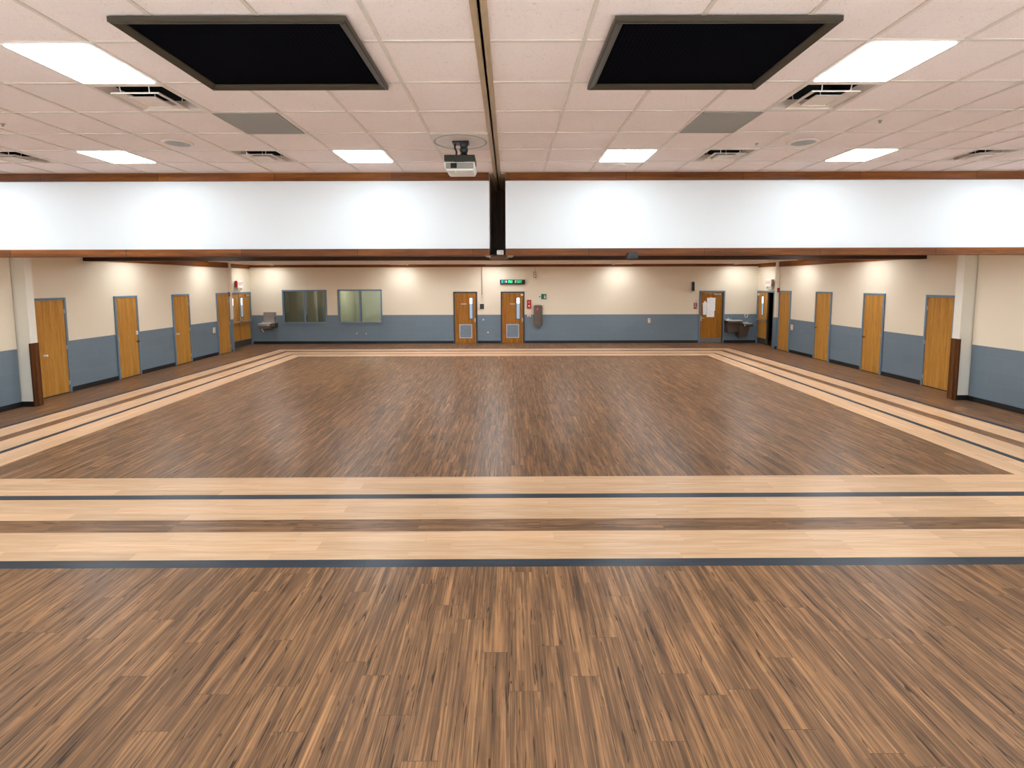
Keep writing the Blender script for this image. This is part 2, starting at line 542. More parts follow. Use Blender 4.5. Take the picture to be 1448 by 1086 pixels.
# corridor behind that doorway
bm = bm_new()
box(bm, 12.4, 12.5, 17.9, 20.9, 0, 2.7); box(bm, RXR + .2, 12.4, 17.8, 17.9, 0, 2.7); box(bm, RXR + .2, 12.4, 20.8, 20.9, 0, 2.7); box(bm, RXR + .2, 12.4, 17.9, 20.8, 2.6, 2.7)
box(bm, RXR + .1, RXR + .2, YF + .2, 20.9, 0, 2.7)
struct('wall_corridor', bm, M['corridor'])

# end wall with two glazed openings
W1 = (-9.04, -7.27, 0.81, 2.16)
W2 = (-6.835, -5.067, 0.82, 2.17)
bm = bm_new()
for a, b in ((RXL - .0, W1[0]), (W1[1], W2[0]), (W2[1], RXR)):
    two_tone(bm, a, b, YF, YF + .2, LC)
for w in (W1, W2):
    two_tone(bm, w[0], w[1], YF, YF + .2, w[2])
    two_tone(bm, w[0], w[1], YF, YF + .2, LC, w[3])
# control joints in the plaster
struct('wall_far', bm, CB, 'cream end wall over a blue-grey block band with doors and glazed openings', 'wall')
bm = bm_new()
for x in (5.50, 0.16, 7.22, -8.1):
    box(bm, x - .006, x + .006, YF - .003, YF + .01, BAND + .01, 3.03)
struct('trim_joint', bm, M['cream_cool'])

# offices behind the glass
bm = bm_new()
box(bm, -10.2, -4.4, 22.6, 22.7, 0, 2.8, 0); box(bm, -4.5, -4.4, YF + .2, 22.6, 0, 2.8, 0); box(bm, -10.3, -10.2, YF + .2, 22.6, 0, 2.8, 1)
box(bm, -7.10, -7.02, YF + .2, 22.6, 0, 2.8, 0); box(bm, -10.3, -4.4, YF + .2, 22.7, 2.7, 2.8, 0); box(bm, -10.3, -4.4, YF + .2, 22.7, -0.06, 0.0, 1)
box(bm, -10.2, -7.25, 22.5, 22.6, 0, 2.7, 1)
box(bm, -8.62, -8.48, 21.9, 22.5, 0, 2.7, 1); box(bm, -5.55, -5.42, 21.6, 22.6, 0, 2.7, 0)
struct('wall_office', bm, [M['office'], M['office_dim']])

# nearer side walls, stub walls, back wall; unseen stretches painted white to bounce light
bm = bm_new(); box(bm, NXL - .2, NXL, -6.2, HY + .1, 0, HC + .3, 2); two_tone(bm, NXL - .2, NXL, HY + .1, 9.62, LC); struct('wall_left_near', bm, CB, 'near cream and blue-grey side wall before the stub wall and the door with chrome knob', 'wall')
bm = bm_new(); box(bm, NXR, NXR + .2, -6.2, HY + .1, 0, HC + .3, 2); two_tone(bm, NXR, NXR + .2, HY + .1, 9.96, LC); struct('wall_right_near', bm, CB, 'near cream and blue-grey side wall before the stub wall and the door without visible knob', 'wall')
bm = bm_new(); box(bm, XL - .2, -9.385, 9.64, 9.79, 0, LC); struct('wall_left_stub', bm, M['cream_cool'], 'pale stub wall end with corner guard before the door with chrome knob', 'wall')
bm = bm_new(); box(bm, 9.135, XR + .2, 9.98, 10.15, 0, LC); struct('wall_right_stub', bm, M['cream_cool'], 'pale stub wall end with corner guard before the door without visible knob', 'wall')
bm = bm_new(); box(bm, NXL - .2, NXR + .2, -6.4, -6.2, 0, HC + .3, 2); struct('wall_back', bm, CB)

# baseboards (black vinyl)
def skirt_run(name, runs):
    bm = bm_new()
    for r in runs:
        box(bm, *r, 0.0, SKIRT)
    struct(name, bm, M['black_vinyl'], bevel=0.004)
t = 0.014
skirt_run('baseboard_left', [(XL, XL + t, a, b) for a, b in ((11.0, 12.35), (13.12, 14.47), (15.26, 16.66))] + [(XL, XL + .03 + t, 17.46 - t, 17.46)])
skirt_run('baseboard_right', [(XR - t, XR, a, b) for a, b in ((11.48, 12.72), (13.51, 14.81), (15.62, 16.97))] + [(XR - .06 - t, XR, 17.80 - t, 17.80)])
skirt_run('baseboard_far', [(a, b, YF - t, YF) for a, b in ((RXL + .55 - .5, -2.23), (-1.26, -0.345), (0.625, 7.57), (8.60, RXR - .02))])
skirt_run('baseboard_left_near', [(NXL, NXL + t, -6.2, 9.62), (NXL, -9.385, 9.64 - t, 9.64)])
skirt_run('baseboard_right_near', [(NXR - t, NXR, -6.2, 9.96), (9.135, NXR, 9.98 - t, 9.98)])

# dark timber guards on the stub walls
def guard(name, xc, yc, d, s, label):
    r = thing(name, label, 'corner guard', (xc, yc, 0.0))
    b = bm_new(); box(b, -s * .016, s * .018, -.024, -.001, 0, 1.26); obj('front_board', b, M['dark_wood_v'], r, 0.004)
    b = bm_new(); box(b, s * .001, s * .018, -.001, d + .004, 0, 1.26); obj('edge_board', b, M['dark_wood_v'], r, 0.003)
    b = bm_new(); box(b, s * .018, s * .032, d * .28, d * .66, 0.0, 1.255); obj('raised_strip', b, M['guard'], r, 0.005)
    return r
guard('corner_guard', -9.385, 9.64, .15, 1, 'dark wood corner guard on stub wall before door with round chrome knob')
guard('corner_guard', 9.135, 9.98, .17, -1, 'dark wood corner guard on stub wall before door with visible hinges and no knob')

# ------------------------------------------------------------------ low hall ceiling, beam, crown
LOW = [(-9.1, 12.75), (-9.1, 15.9), (-9.4, 18.95), (-4.2, 18.95), (-.6, 18.95), (4.3, 18.95), (9.0, 18.95), (8.9, 13.1), (8.9, 16.2), (-7.0, 10.6), (7.0, 10.6), (-6.6, 14.3), (7.0, 14.3), (2.0, 17.4), (-2.4, 17.4),
       (-4.2, 15.9), (-.5, 15.9), (4.3, 15.9), (-4.2, 12.75), (-.5, 12.75), (4.3, 12.75), (-7.3, 8.5), (-2.5, 9.3), (2.3, 9.3), (7.1, 8.8)]  # some follow the wall scallops, others added unseen to fill the hall
LW = .29                                                            # half size of a fixture opening
def low_ceiling():
    bm = bm_new()
    xs = sorted({RXL - .3, RXR + .3, -.303, -.004} | {round(p[0] + q * LW, 4) for p in LOW for q in (-1, 1)})
    ys = sorted({HY + .2, YF + .2, 8.0} | {round(p[1] + q * LW, 4) for p in LOW for q in (-1, 1)})
    for a, b_ in zip(xs, xs[1:]):
        for c, d in zip(ys, ys[1:]):
            mx, my = (a + b_) / 2, (c + d) / 2
            if -.303 < mx < -.004 and my < 8.0: continue             # the partition pocket passes here
            bm.faces.new([bm.verts.new(p) for p in ((a, c, LC + .3), (a, d, LC + .3), (b_, d, LC + .3), (b_, c, LC + .3))])
            if any(abs(mx - p[0]) < LW and abs(my - p[1]) < LW for p in LOW): continue
            bm.faces.new([bm.verts.new(p) for p in ((a, c, LC), (a, d, LC), (b_, d, LC), (b_, c, LC))])
    bmesh.ops.remove_doubles(bm, verts=bm.verts, dist=1e-4)
    struct('ceiling_low', bm, M['lowceil'], 'low plain ceiling of the hall beyond the white header', 'ceiling')
low_ceiling()
bm = bm_new(); box(bm, XL, XR, 11.55, 11.80, 2.945, LC); struct('trim_1', bm, M['dark_wood'], 'dark timber beam across the low hall ceiling', 'beam', 0.004)
bm = bm_new()
box(bm, RXL, RXR, YF - .03, YF, 3.045, LC)
box(bm, XL, XL + .03, 11.8, 17.46, 2.965, LC); box(bm, XR - .03, XR, 11.8, 17.80, 2.965, LC)
box(bm, RXL, RXL + .03, 17.62, YF - .03, 3.0, LC); box(bm, RXR - .03, RXR, 17.96, YF - .03, 3.0, LC)
struct('trim_2', bm, M['trim_wood'], 'stained wood crown board around the low hall', 'trim', 0.003)

# ------------------------------------------------------------------ white header with wood trims and the partition pocket
for side, x0, x1 in (('left', NXL, -.262), ('right', -.045, NXR)):
    bm = bm_new(); box(bm, x0, x1, HY, HY + .2, 2.80, HC + .2)
    struct('wall_header_' + side, bm, M['white_panel'], 'white header panel %s the partition pocket' % ('on the projector side of' if side == 'left' else 'on the far side of the track from the projector, by'), 'wall')
    bm = bm_new(); box(bm, x0, x1, HY - .025, HY, 3.772, HC)
    struct('trim_header_top_' + side, bm, M['trim_wood'], bevel=0.003)
    bm = bm_new(); box(bm, x0, x1, HY - .03, HY + .21, 2.786, 2.877)
    struct('trim_header_bottom_' + side, bm, M['trim_wood'], bevel=0.004)
bm = bm_new()
box(bm, -.262 - .04, -.262, HY + .2, 8.0, 2.80, HC + .1, 1); box(bm, -.045, -.005, HY + .2, 8.0, 2.80, HC + .1, 1)
box(bm, -.262, -.045, 7.965, 8.0, 2.80, HC + .1); box(bm, -.262, -.045, HY + .1, 8.0, 2.775, 2.80)
struct('wall_pocket', bm, [M['dark_wood_v'], M['track']])

# ------------------------------------------------------------------ tiled ceiling
XS = [-9.64, -9.0, -8.4, -7.8, -7.2, -6.6, -5.99, -5.42, -4.79, -4.235, -3.69, -3.11, -2.545, -1.96, -1.378, -.777, -.157, .461, 1.072, 1.655, 2.195, 2.765, 3.28, 3.80, 4.32, 4.76, 5.20, 5.70, 6.20, 6.75, 7.35, 7.95, 8.55, 9.38]
YS = [-6.2, -5.44, -4.83, -4.22, -3.6, -2.99, -2.37, -1.76, -1.15, -.54, .07, .68, 1.29, 1.905, 2.52, 3.135, 3.755, 4.37, 4.98, 5.585, 6.14, HY]
def cell(x, y):
    i = max(k for k in range(len(XS)) if XS[k] <= x); j = max(k for k in range(len(YS)) if YS[k] <= y)
    return XS[i], XS[i + 1], YS[j], YS[j + 1]
LIGHTS = [(-2.8, 3.4), (2.5, 3.4), (-4.5, 5.8), (-1.7, 5.8), (1.3, 5.8), (4.0, 5.8), (6.4, 5.8), (-6.9, 5.8), (-5.7, 3.4), (5.4, 3.4),
          (-8.7, 3.4), (8.8, 3.4), (-8.7, 5.8), (8.8, 5.8), (-7.5, 4.7), (7.6, 4.7)]  # unseen outer panels added to fill the room and wash the walls
FILL_LIGHTS = [(x, y) for y in (1.0, -.2, -1.4, -2.6, -3.8, -5.0) for x in (-7.5, -5.7, -4.0, -2.3, -.5, .8, 2.5, 4.1, 5.9, 7.6)]  # dense unseen panels added so their bounce fills the ceiling
LIGHTS += FILL_LIGHTS
VENTS = [(-2.8, 4.0), (2.5, 4.0), (-2.8, 5.8), (-5.7, 5.8), (2.5, 5.8), (5.4, 5.8)]
holes = {cell(*p) for p in LIGHTS + VENTS}
bm = bm_new()
for i in range(len(XS) - 1):
    for j in range(len(YS) - 1):
        if (XS[i], XS[i + 1], YS[j], YS[j + 1]) in holes: continue
        v = [bm.verts.new(p) for p in ((XS[i], YS[j], HC + .008), (XS[i], YS[j + 1], HC + .008), (XS[i + 1], YS[j + 1], HC + .008), (XS[i + 1], YS[j], HC + .008))]
        bm.faces.new(v)
box(bm, NXL, NXR, -6.2, HY + 1.3, HC + .24, HC + .28)          # deck above the tiles
box(bm, -.262, -.045, HY - .02, 7.97, HC + .008, HC + .03)
struct('ceiling', bm, M['tile'], 'suspended ceiling of pinkish beige acoustic tiles', 'ceiling')
bm = bm_new()
for x in XS:
    box(bm, x - .012, x + .012, -6.2, HY, HC, HC + .012)
for a, b in zip(XS, XS[1:]):
    for y in YS:
        box(bm, a + .012, b - .012, y - .012, y + .012, HC + .0005, HC + .012)
struct('ceiling_grid', bm, M['tbar'])

# unseen pale platform added behind the camera to bounce light onto the ceiling
bm = bm_new(); box(bm, NXL, NXR, -6.2, 1.35, .0, .75)
struct('floor_reflector', bm, M['reflector'], 'pale stage added unseen behind the view to bounce light', 'reflector')

# ------------------------------------------------------------------ ceiling fixtures
def light_fixture(w, d, label, group, lens, loc):
    r = thing('ceiling_light', label, 'light', loc, 0, group)
    b = bm_new()
    for (a0, a1, c0, c1) in ((-w / 2, w / 2, -d / 2, -d / 2 + .012), (-w / 2, w / 2, d / 2 - .012, d / 2), (-w / 2, -w / 2 + .012, -d / 2 + .012, d / 2 - .012), (w / 2 - .012, w / 2, -d / 2 + .012, d / 2 - .012)):
        box(b, a0, a1, c0, c1, -.004, .05)
    box(b, -w / 2, w / 2, -d / 2, d / 2, .05, .06)
    obj('frame', b, M['metal_white'], r)
    b = bm_new(); box(b, -w / 2 + .012, w / 2 - .012, -d / 2 + .012, d / 2 - .012, -.010, .012)
    obj('lens', b, lens, r)
    return r
LL = {0: 'square lit panel light beside the dark grille on the projector side of the track', 1: 'square lit panel light beside the dark grille across the track from the projector',
      2: 'lit panel light between a round speaker and the header, on the projector side', 3: 'lit panel light beside the projector, close to the white header',
      4: 'lit panel light above the small white header, first across the track from the projector', 5: 'lit panel light beyond the round speaker and across the track from the projector',
      6: 'lit panel light beyond the outermost diffuser, cut off by the picture edge'}
for k, p in enumerate(LIGHTS):
    a, b_, c, d = cell(*p)
    light_fixture(b_ - a - .026, d - c - .026, LL.get(k, 'square lit panel light added outside the view to fill the room'), 'panel lights in the tiled ceiling', M['lens'], ((a + b_) / 2, (c + d) / 2, HC + .004))

def diffuser(w, d, loc, label):
    r = thing('air_diffuser', label, 'vent', loc, 0, 'square air diffusers in the tiled ceiling')
    s = min(w, d) / 2
    b = bm_new()
    q = s * .955
    box(b, -w / 2, w / 2, -d / 2, -q, -.002, .006); box(b, -w / 2, w / 2, q, d / 2, -.002, .006)
    box(b, -w / 2, -q, -q, q, -.002, .006); box(b, q, w / 2, -q, q, -.002, .006)
    frustum_ring(b, q, -.002, s * .88, .07, .003)
    obj('frame', b, M['metal_cream'], r)
    b = bm_new()
    ring_flat(b, s * .88, s * .87, .07, .22); box(b, -s * .88, s * .88, -s * .88, s * .88, .21, .22)
    obj('plenum', b, M['black'], r)
    b = bm_new(); frustum_ring(b, s * .66, -.018, s * .45, -.002, .003); frustum_ring(b, s * .68, -.026, s * .66, -.018, .006)
    obj('louver', b, M['metal_cream'], r)
    b = bm_new(); frustum_ring(b, s * .39, -.030, s * .38, -.020, .004); box(b, -s * .38, s * .38, -s * .38, s * .38, -.024, -.018)
    obj('center_plate', b, M['metal_cream'], r, 0.002)
    for q in (-1, 1):
        for e in (-1, 1):
            b = bm_new(); tube(b, [(q * s * .40, e * s * .66, -.014), (q * s * .44, e * s * .78, .12)], .004); obj('hanger', b, M['metal_white'], r)
    return r
VL = ['square air diffuser touching the panel light beside the grille, projector side', 'square air diffuser touching the panel light beside the grille, across from the projector',
      'air diffuser by the header between round speaker and projector', 'air diffuser by the header next to the image edge, projector side',
      'air diffuser by the header between two panel lights across from the projector', 'air diffuser by the header outermost across from the projector']
for p, lab in zip(VENTS, VL):
    a, b_, c, d = cell(*p)
    diffuser(b_ - a - .026, d - c - .026, ((a + b_) / 2, (c + d) / 2, HC + .002), lab)

def big_grille(x0, x1, y0, y1, label):
    r = thing('ceiling_grille', label, 'grille', ((x0 + x1) / 2, (y0 + y1) / 2, HC), 0, 'large black honeycomb ceiling grilles')
    w, d = (x1 - x0) / 2, (y1 - y0) / 2
    f = .055
    b = bm_new()
    prof = [(0, -.002), (0, -.030), (.010, -.036), (f - .008, -.022), (f, -.014), (f, -.002)]      # mitred moulding round the opening
    loops = [[b.verts.new(p) for p in ((-w + q, -d + q, z), (w - q, -d + q, z), (w - q, d - q, z), (-w + q, d - q, z))] for q, z in prof]
    for A, B in zip(loops, loops[1:] + loops[:1]):
        for k in range(4):
            b.faces.new([A[k], A[(k + 1) % 4], B[(k + 1) % 4], B[k]])
    bmesh.ops.recalc_face_normals(b, faces=b.faces)
    obj('frame', b, M['grille_frame'], r)
    b = bm_new(); box(b, -w + f * .8, w - f * .8, -d + f * .8, d - f * .8, -.008, -.002)
    obj('honeycomb_mesh', b, M['honey'], r)
    for sx in (-1, 1):
        for sy in (-1, 1):
            b = bm_new(); cyl(b, (sx * (w - f / 2), sy * (d - f / 2), -.033), (sx * (w - f / 2), sy * (d - f / 2), -.020), .006, seg=10); obj('screw', b, M['plastic_black'], r)
big_grille(-2.19, -.888, 2.83, 3.80, 'large black ceiling grille on the projector side of the track')
big_grille(.585, 1.835, 2.84, 3.81, 'large black ceiling grille across the track from the projector')

def grey_panel(x0, x1, y0, y1, label):
    r = thing('ceiling_panel', label, 'ceiling panel', ((x0 + x1) / 2, (y0 + y1) / 2, HC), 0, 'grey panels in the tiled ceiling')
    w, d = (x1 - x0) / 2 - .013, (y1 - y0) / 2 - .013
    b = bm_new(); box(b, -w, w, -d, d, -.003, .006); obj('panel', b, M['grey_panel'], r)
    b = bm_new()
    for (a0, a1, c0, c1) in ((-w, w, -d, -d + .01), (-w, w, d - .01, d), (-w, -w + .01, -d, d), (w - .01, w, -d, d)):
        box(b, a0, a1, c0, c1, -.005, -.003)
    obj('edge_trim', b, M['plastic_grey'], r)
grey_panel(-2.56, -1.98, 4.37, 4.98, 'plain grey ceiling panel behind the black grille on the projector side')
grey_panel(1.655, 2.205, 4.385, 4.99, 'plain grey ceiling panel behind the black grille across from the projector')

def speaker(loc, rad, label, k=1.0):
    r = thing('ceiling_speaker', label, 'speaker', loc, 0, 'round speakers in the tiled ceiling')
    b = bm_new(); lathe(b, [(rad, .004), (rad, -.004), (rad * .94, -.012), (rad * .80, -.010), (rad * .78, .004)], caps=False)
    obj('trim_ring', b, M['metal_cream'], r, smooth=True)
    b = bm_new(); lathe(b, [(rad * .79, .003), (rad * .79, -.006), (rad * .4, -.010), (.01, -.011)])
    obj('speaker_mesh', b, M['plastic_grey'] if k else M['metal_cream'], r, smooth=True)
speaker((-3.44, 5.29, HC), .145, 'round ceiling speaker between panel lights on the projector side')
speaker((3.08, 5.32, HC), .145, 'round ceiling speaker across the track from the projector')
speaker((1.36, 6.33, HC), .12, 'pale round ceiling speaker between header and panel light', 0)

for q, lab in (((-4.62, 4.66, HC), 'tiny sprinkler head in the tiles beside the square diffuser, projector side'), ((3.37, 4.63, HC), 'tiny sprinkler head in the tiles beyond the square diffuser across from the projector'), ((2.62, 5.37, HC), 'tiny sprinkler head beside the round speaker across from the projector')):
    r = thing('sprinkler_head', lab, 'sprinkler', q, 0, 'sprinkler heads in the tiled ceiling')
    b = bm_new(); lathe(b, [(.017, .002), (.017, -.003), (.007, -.005), (.007, -.017)], seg=16); obj('ceiling_plate', b, M['plastic_grey'], r)
    b = bm_new(); lathe(b, [(.011, -.021), (.011, -.018), (.003, -.017)], seg=16); obj('deflector', b, M['plastic_grey'], r)

# sliding partition track
r = thing('partition_track', 'beige double rail partition track with dark slot along the ceiling', 'track', (-.157, 0.2, HC))
for s in (-1, 1):
    b = bm_new(); box(b, s * .008, s * .046, -6.3, 7.75, -.012, .008); box(b, s * .014, s * .022, -6.3, 7.75, -.016, -.012)
    obj('rail', b, M['track'], r, 0.002)
b = bm_new(); box(b, -.008, .008, -6.3, 7.75, .0, .008); obj('slot', b, M['black'], r)
for s in (-1, 1):
    b = bm_new(); box(b, s * .056, s * .098, 6.52, 7.75, -.014, .004); obj('pocket_rail', b, M['track'], r, 0.002)

# things on the header
r = thing('junction_box', 'small white box under the dark partition pocket', 'box', (-.118, HY + .06, 2.795))
b = bm_new(); box(b, -.045, .045, -.035, .035, .005, .062); obj('housing', b, M['plastic_white'], r, 0.006)
b = bm_new()
for k in range(3): box(b, -.035, .035, -.037, -.034, .018 + k * .014, .024 + k * .014)
obj('vent_slots', b, M['plastic_grey'], r)
for x, lab in ((-.285, 'small metal hook under header on the projector side of pocket'), (.02, 'small metal hook under header across the pocket from the projector')):
    r = thing('track_hook', lab, 'hook', (x, HY + .05, 2.786), 0, 'hooks under the header beside the pocket')
    b = bm_new(); tube(b, [(-.03, 0, -.004), (-.01, 0, -.02), (.02, 0, -.02), (.035, 0, -.006)], .005); obj('hook_bar', b, M['steel'], r)
    b = bm_new(); box(b, -.04, .04, -.02, .02, -.006, 0); obj('mount_plate', b, M['steel'], r)
r = thing('motion_sensor', 'small dark box fixed under the wood trim of the header', 'sensor', (1.645, HY - .03, 2.82))
b = bm_new(); prism(b, [(-.055, 0), (.06, 0), (.065, -.085), (-.085, -.085), (-.08, -.045)], 'y', -.09, -.001); obj('housing', b, M['plastic_black'], r, 0.004)
b = bm_new(); box(b, -.06, .05, -.093, -.0895, -.075, -.05); obj('sensor_window', b, M['plastic_black'], r)

# projector
r = thing('projector', 'white ceiling projector on a black mount beside the partition track', 'projector', (-.50, 5.27, HC))
b = bm_new(); box(b, -.275, .325, -.28, .30, -.003, .005); obj('ceiling_plate', b, M['metal_cream'], r)
b = bm_new(); lathe(b, [(.27, -.003), (.275, -.006), (.262, -.006), (.258, -.003)], seg=48, caps=False); obj('plate_ring', b, M['plastic_grey'], r, smooth=True)
b = bm_new(); box(b, -.08, .09, -.06, .06, -.022, -.006); cyl(b, (.035, 0, -.02), (.035, 0, -.06), .05, .035)
lathe(b, [(.035, -.06), (.045, -.075), (.042, -.10), (.032, -.115), (.038, -.13), (.062, -.145), (.062, -.16)], (.035, 0, 0), 20)
obj('mount_arm', b, M['plastic_black'], r, smooth=True)
b = bm_new(); tube(b, [(-.055, 0, -.02), (-.06, 0, -.06), (-.04, 0, -.10), (-.045, 0, -.14), (-.005, 0, -.155)], .010); obj('cable', b, M['plastic_black'], r, smooth=True)
b = bm_new(); box(b, -.155, .155, -.13, .14, -.225, -.162); box(b, -.05, .05, -.14, -.12, -.238, -.224); obj('mount_bracket', b, M['plastic_olive'], r, 0.006)
b = bm_new()
prism(b, [(-.155, -.232), (.155, -.232), (.158, -.285), (.140, -.322), (-.125, -.324), (-.152, -.290)], 'y', -.14, .16)
bd = obj('body', b, M['plastic_white'], r, 0.014, smooth=True)
b = bm_new(); box(b, -.138, .143, -.146, -.138, -.304, -.242); obj('front_grille', b, M['plastic_grey'], r, 0.004)
b = bm_new(); box(b, -.088, -.026, -.152, -.144, -.298, -.25); obj('lens_opening', b, M['black'], r, 0.003)
b = bm_new(); cyl(b, (-.04, -.1, -.336), (-.04, -.1, -.322), .012); obj('foot', b, M['plastic_white'], r)

# ------------------------------------------------------------------ lights of the low hall
for p in LOW:
    r = thing('ceiling_light', 'square panel light recessed in the low hall ceiling, unseen behind the header', 'light', (p[0], p[1], LC), 0, 'panel lights in the low hall ceiling')
    bb = bm_new(); ring_flat(bb, LW, LW - .006, .0, .10); ring_flat(bb, LW + .014, LW - .006, -.003, 0); box(bb, -LW, LW, -LW, LW, .09, .10); obj('housing', bb, M['metal_white'], r)
    if p[1] > 14:
        bb = bm_new(); box(bb, -LW - .014, LW + .014, -LW - .016, -LW - .004, -.05, 0)  # lip added to hide the lit lens from the camera
        if abs(p[0]) > 1.5:
            e = -1 if p[0] > 0 else 1
            box(bb, e * (LW + .004), e * (LW + .016), -LW - .016, LW + .014, -.05, 0)
        obj('added_visor', bb, M['lowceil'], r)
    bb = bm_new(); box(bb, -LW + .012, LW - .012, -LW + .012, LW - .012, .05, .065); obj('lens', bb, M['lens_wash' if (abs(p[0]) > 8.5 or p[1] > 18) else 'lens_low'], r)
light_fixture(.9, .5, 'panel light in the brighter office behind the glass', 'office lights', M['lens_office'], (-6.0, 21.2, 2.63))
r = light_fixture(.5, .36, 'panel light in the dim office behind the glass', 'office lights', M['lens_office'], (-8.3, 20.9, 2.63))

# ------------------------------------------------------------------ doors
def knob(b, x, z, y=-.03):
    cyl(b, (x, y + .012, z), (x, y, z), .028, seg=16)
    cyl(b, (x, y, z), (x, y - .03, z), .011, seg=12)
    bmesh.ops.create_uvsphere(b, u_segments=14, v_segments=10, radius=.026, matrix=Matrix.Translation((x, y - .042, z)))

def hinge_part(r, x, zs, mat):
    for z in zs:
        b = bm_new(); cyl(b, (x, -.030, z - .045), (x, -.030, z + .045), .008, seg=10); box(b, x - .016, x + .016, -.026, -.022, z - .045, z + .045)
        obj('hinge', b, mat, r)

DOOR = [0]
def door_root(label, loc, wall):
    DOOR[0] += 1
    return thing('door_%d' % DOOR[0], label, 'door', loc, FACE[wall], None, 'structure')

def plain_door(label, loc, wall, w, h, knob_x, knob_mat, knob_z=.92, extra=None, hinge_side=None):
    """Flush oak door; origin at the floor on the wall face, x to w."""
    r = door_root(label, loc, wall)
    b = bm_new(); frame_ring(b, 0, w, 0, h, .05, -.034, -.001, 0, bottom=False); obj('frame', b, M['frame_blue'], r, 0.004)
    b = bm_new(); box(b, .054, w - .054, -.02, -.002, .02, h - .054); obj('leaf', b, M['oak'], r, 0.002)
    b = bm_new(); box(b, .05, w - .05, -.016, -.001, 0, .022); obj('threshold', b, M['black_vinyl'], r)
    if knob_x is not None:
        b = bm_new(); knob(b, knob_x, knob_z, -.03); obj('knob', b, knob_mat, r, smooth=True)
    hs = hinge_side if hinge_side is not None else (.054 if (knob_x or 0) > w / 2 else w - .054)
    hinge_part(r, hs, (.22, 1.02, h - .3), M['steel'])
    if extra:
        extra(r)
    return r
def deadbolt(x, z):
    def f(r):
        b = bm_new(); box(b, x - .03, x + .03, -.034, -.019, z - .05, z + .05); cyl(b, (x, -.034, z), (x, -.05, z), .018, seg=14); obj('deadbolt', b, M['plastic_white'], r, 0.004)
    return f
# left wall: local x runs away from the camera
plain_door('plain oak door half hidden by the dark corner guard, chrome knob', (XL, 10.20, 0), 'left', .79, 2.12, .20, M['chrome'], .90)
plain_door('plain oak door with white deadbolt above a brass knob', (XL, 12.35, 0), 'left', .765, 2.11, .68, M['brass'], .90, deadbolt(.68, 1.13))
plain_door('plain oak door with small chrome knob between two plain doors, before the wall thermostat', (XL, 14.477, 0), 'left', .775, 2.105, .12, M['chrome'], .93)
plain_door('narrow oak door at wall end beside the thermostat and closed double doors', (XL, 16.67, 0), 'left', .765, 2.10, None, None)
# right wall: local x runs toward the camera
plain_door('plain oak door half hidden by the dark corner guard, no knob in view', (XR, 11.47, 0), 'right', .78, 2.12, None, None, hinge_side=.054)
plain_door('plain oak door with brass knob next to the guarded corner door', (XR, 13.50, 0), 'right', .77, 2.12, .11, M['brass'], .93)
plain_door('plain oak door with small brass knob between outlet and the brass knobbed door', (XR, 15.61, 0), 'right', .78, 2.12, .11, M['brass'], 1.0)
plain_door('narrow oak door at wall end beside the doorway standing half open', (XR, 17.73, 0), 'right', .75, 2.12, None, None)

def lite(r, x0, x1, z0, z1, y=-.022, split=None, rnd=.022):
    b = bm_new()
    def rr(a0, a1, c0, c1, q):
        pts = []
        for cx, cz, s in ((a1 - q, c1 - q, 0), (a0 + q, c1 - q, 90), (a0 + q, c0 + q, 180), (a1 - q, c0 + q, 270)):
            for k in range(5):
                an = math.radians(s + 22.5 * k); pts.append((cx + q * math.cos(an), cz + q * math.sin(an)))
        return pts
    prism(b, rr(x0 - .022, x1 + .022, z0 - .022, z1 + .022, rnd + .01), 'y', y - .004, y + .002)
    fr = obj('vision_frame', b, M['plastic_black'], r)
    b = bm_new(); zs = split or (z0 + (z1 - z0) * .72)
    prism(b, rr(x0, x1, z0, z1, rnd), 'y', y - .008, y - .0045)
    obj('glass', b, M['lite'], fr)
    b = bm_new(); box(b, x0 + .004, x1 - .004, y - .0095, y - .008, zs, z1 - .02); obj('painted_glow_strip', b, M['lite_bright'], fr)  # glowing strip painted over the upper part of the pane

def service_door(label, x0, w, h, lx0, lx1, lz0, lz1, vx0, vx1, vz0, vz1, kx, kz, px0, px1, pz, closer):
    r = door_root(label, (x0, YF, 0), 'far')
    b = bm_new(); frame_ring(b, 0, w, 0, h, .052, -.034, -.001, 0, bottom=False); obj('frame', b, M['frame_dark'], r, 0.004)
    b = bm_new(); box(b, .056, w - .056, -.02, -.002, .012, h - .056); obj('leaf', b, M['oak_red'], r, 0.002)
    lite(r, lx0, lx1, lz0, lz1)
    b = bm_new(); frame_ring(b, vx0, vx1, vz0, vz1, .03, -.034, -.02); v = obj('vent_frame', b, M['light_edge'], r, 0.003)
    b = bm_new(); box(b, vx0 + .03, vx1 - .03, -.026, -.021, vz0 + .03, vz1 - .03)
    n = 14
    for k in range(n):
        z = vz0 + .04 + (vz1 - vz0 - .08) * k / (n - 1)
        prism(b, [(-.031, z - .010), (-.027, z + .012), (-.0245, z + .012), (-.028, z - .010)], 'x', vx0 + .03, vx1 - .03)
    obj('louver_slats', b, M['louver_grey'], v)
    b = bm_new(); box(b, kx - .03, kx + .03, -.027, -.019, kz - .09, kz + .07); cyl(b, (kx, -.02, kz + .03), (kx, -.06, kz + .03), .02, seg=14); bmesh.ops.create_uvsphere(b, u_segments=14, v_segments=10, radius=.03, matrix=Matrix.Translation((kx, -.07, kz + .03)))
    obj('knob', b, M['steel'], r, smooth=True)
    b = bm_new(); box(b, px0, px1, -.025, -.0195, pz - .02, pz + .02); obj('name_plate', b, M['steel'], r, 0.002)
    b = bm_new(); box(b, closer[0], closer[1], -.06, -.02, h - .16, h - .10); obj('door_stop', b, M[closer[2]], r, 0.006)
    hinge_part(r, .056, (.22, 1.0, h - .25), M['brass'])
    return r
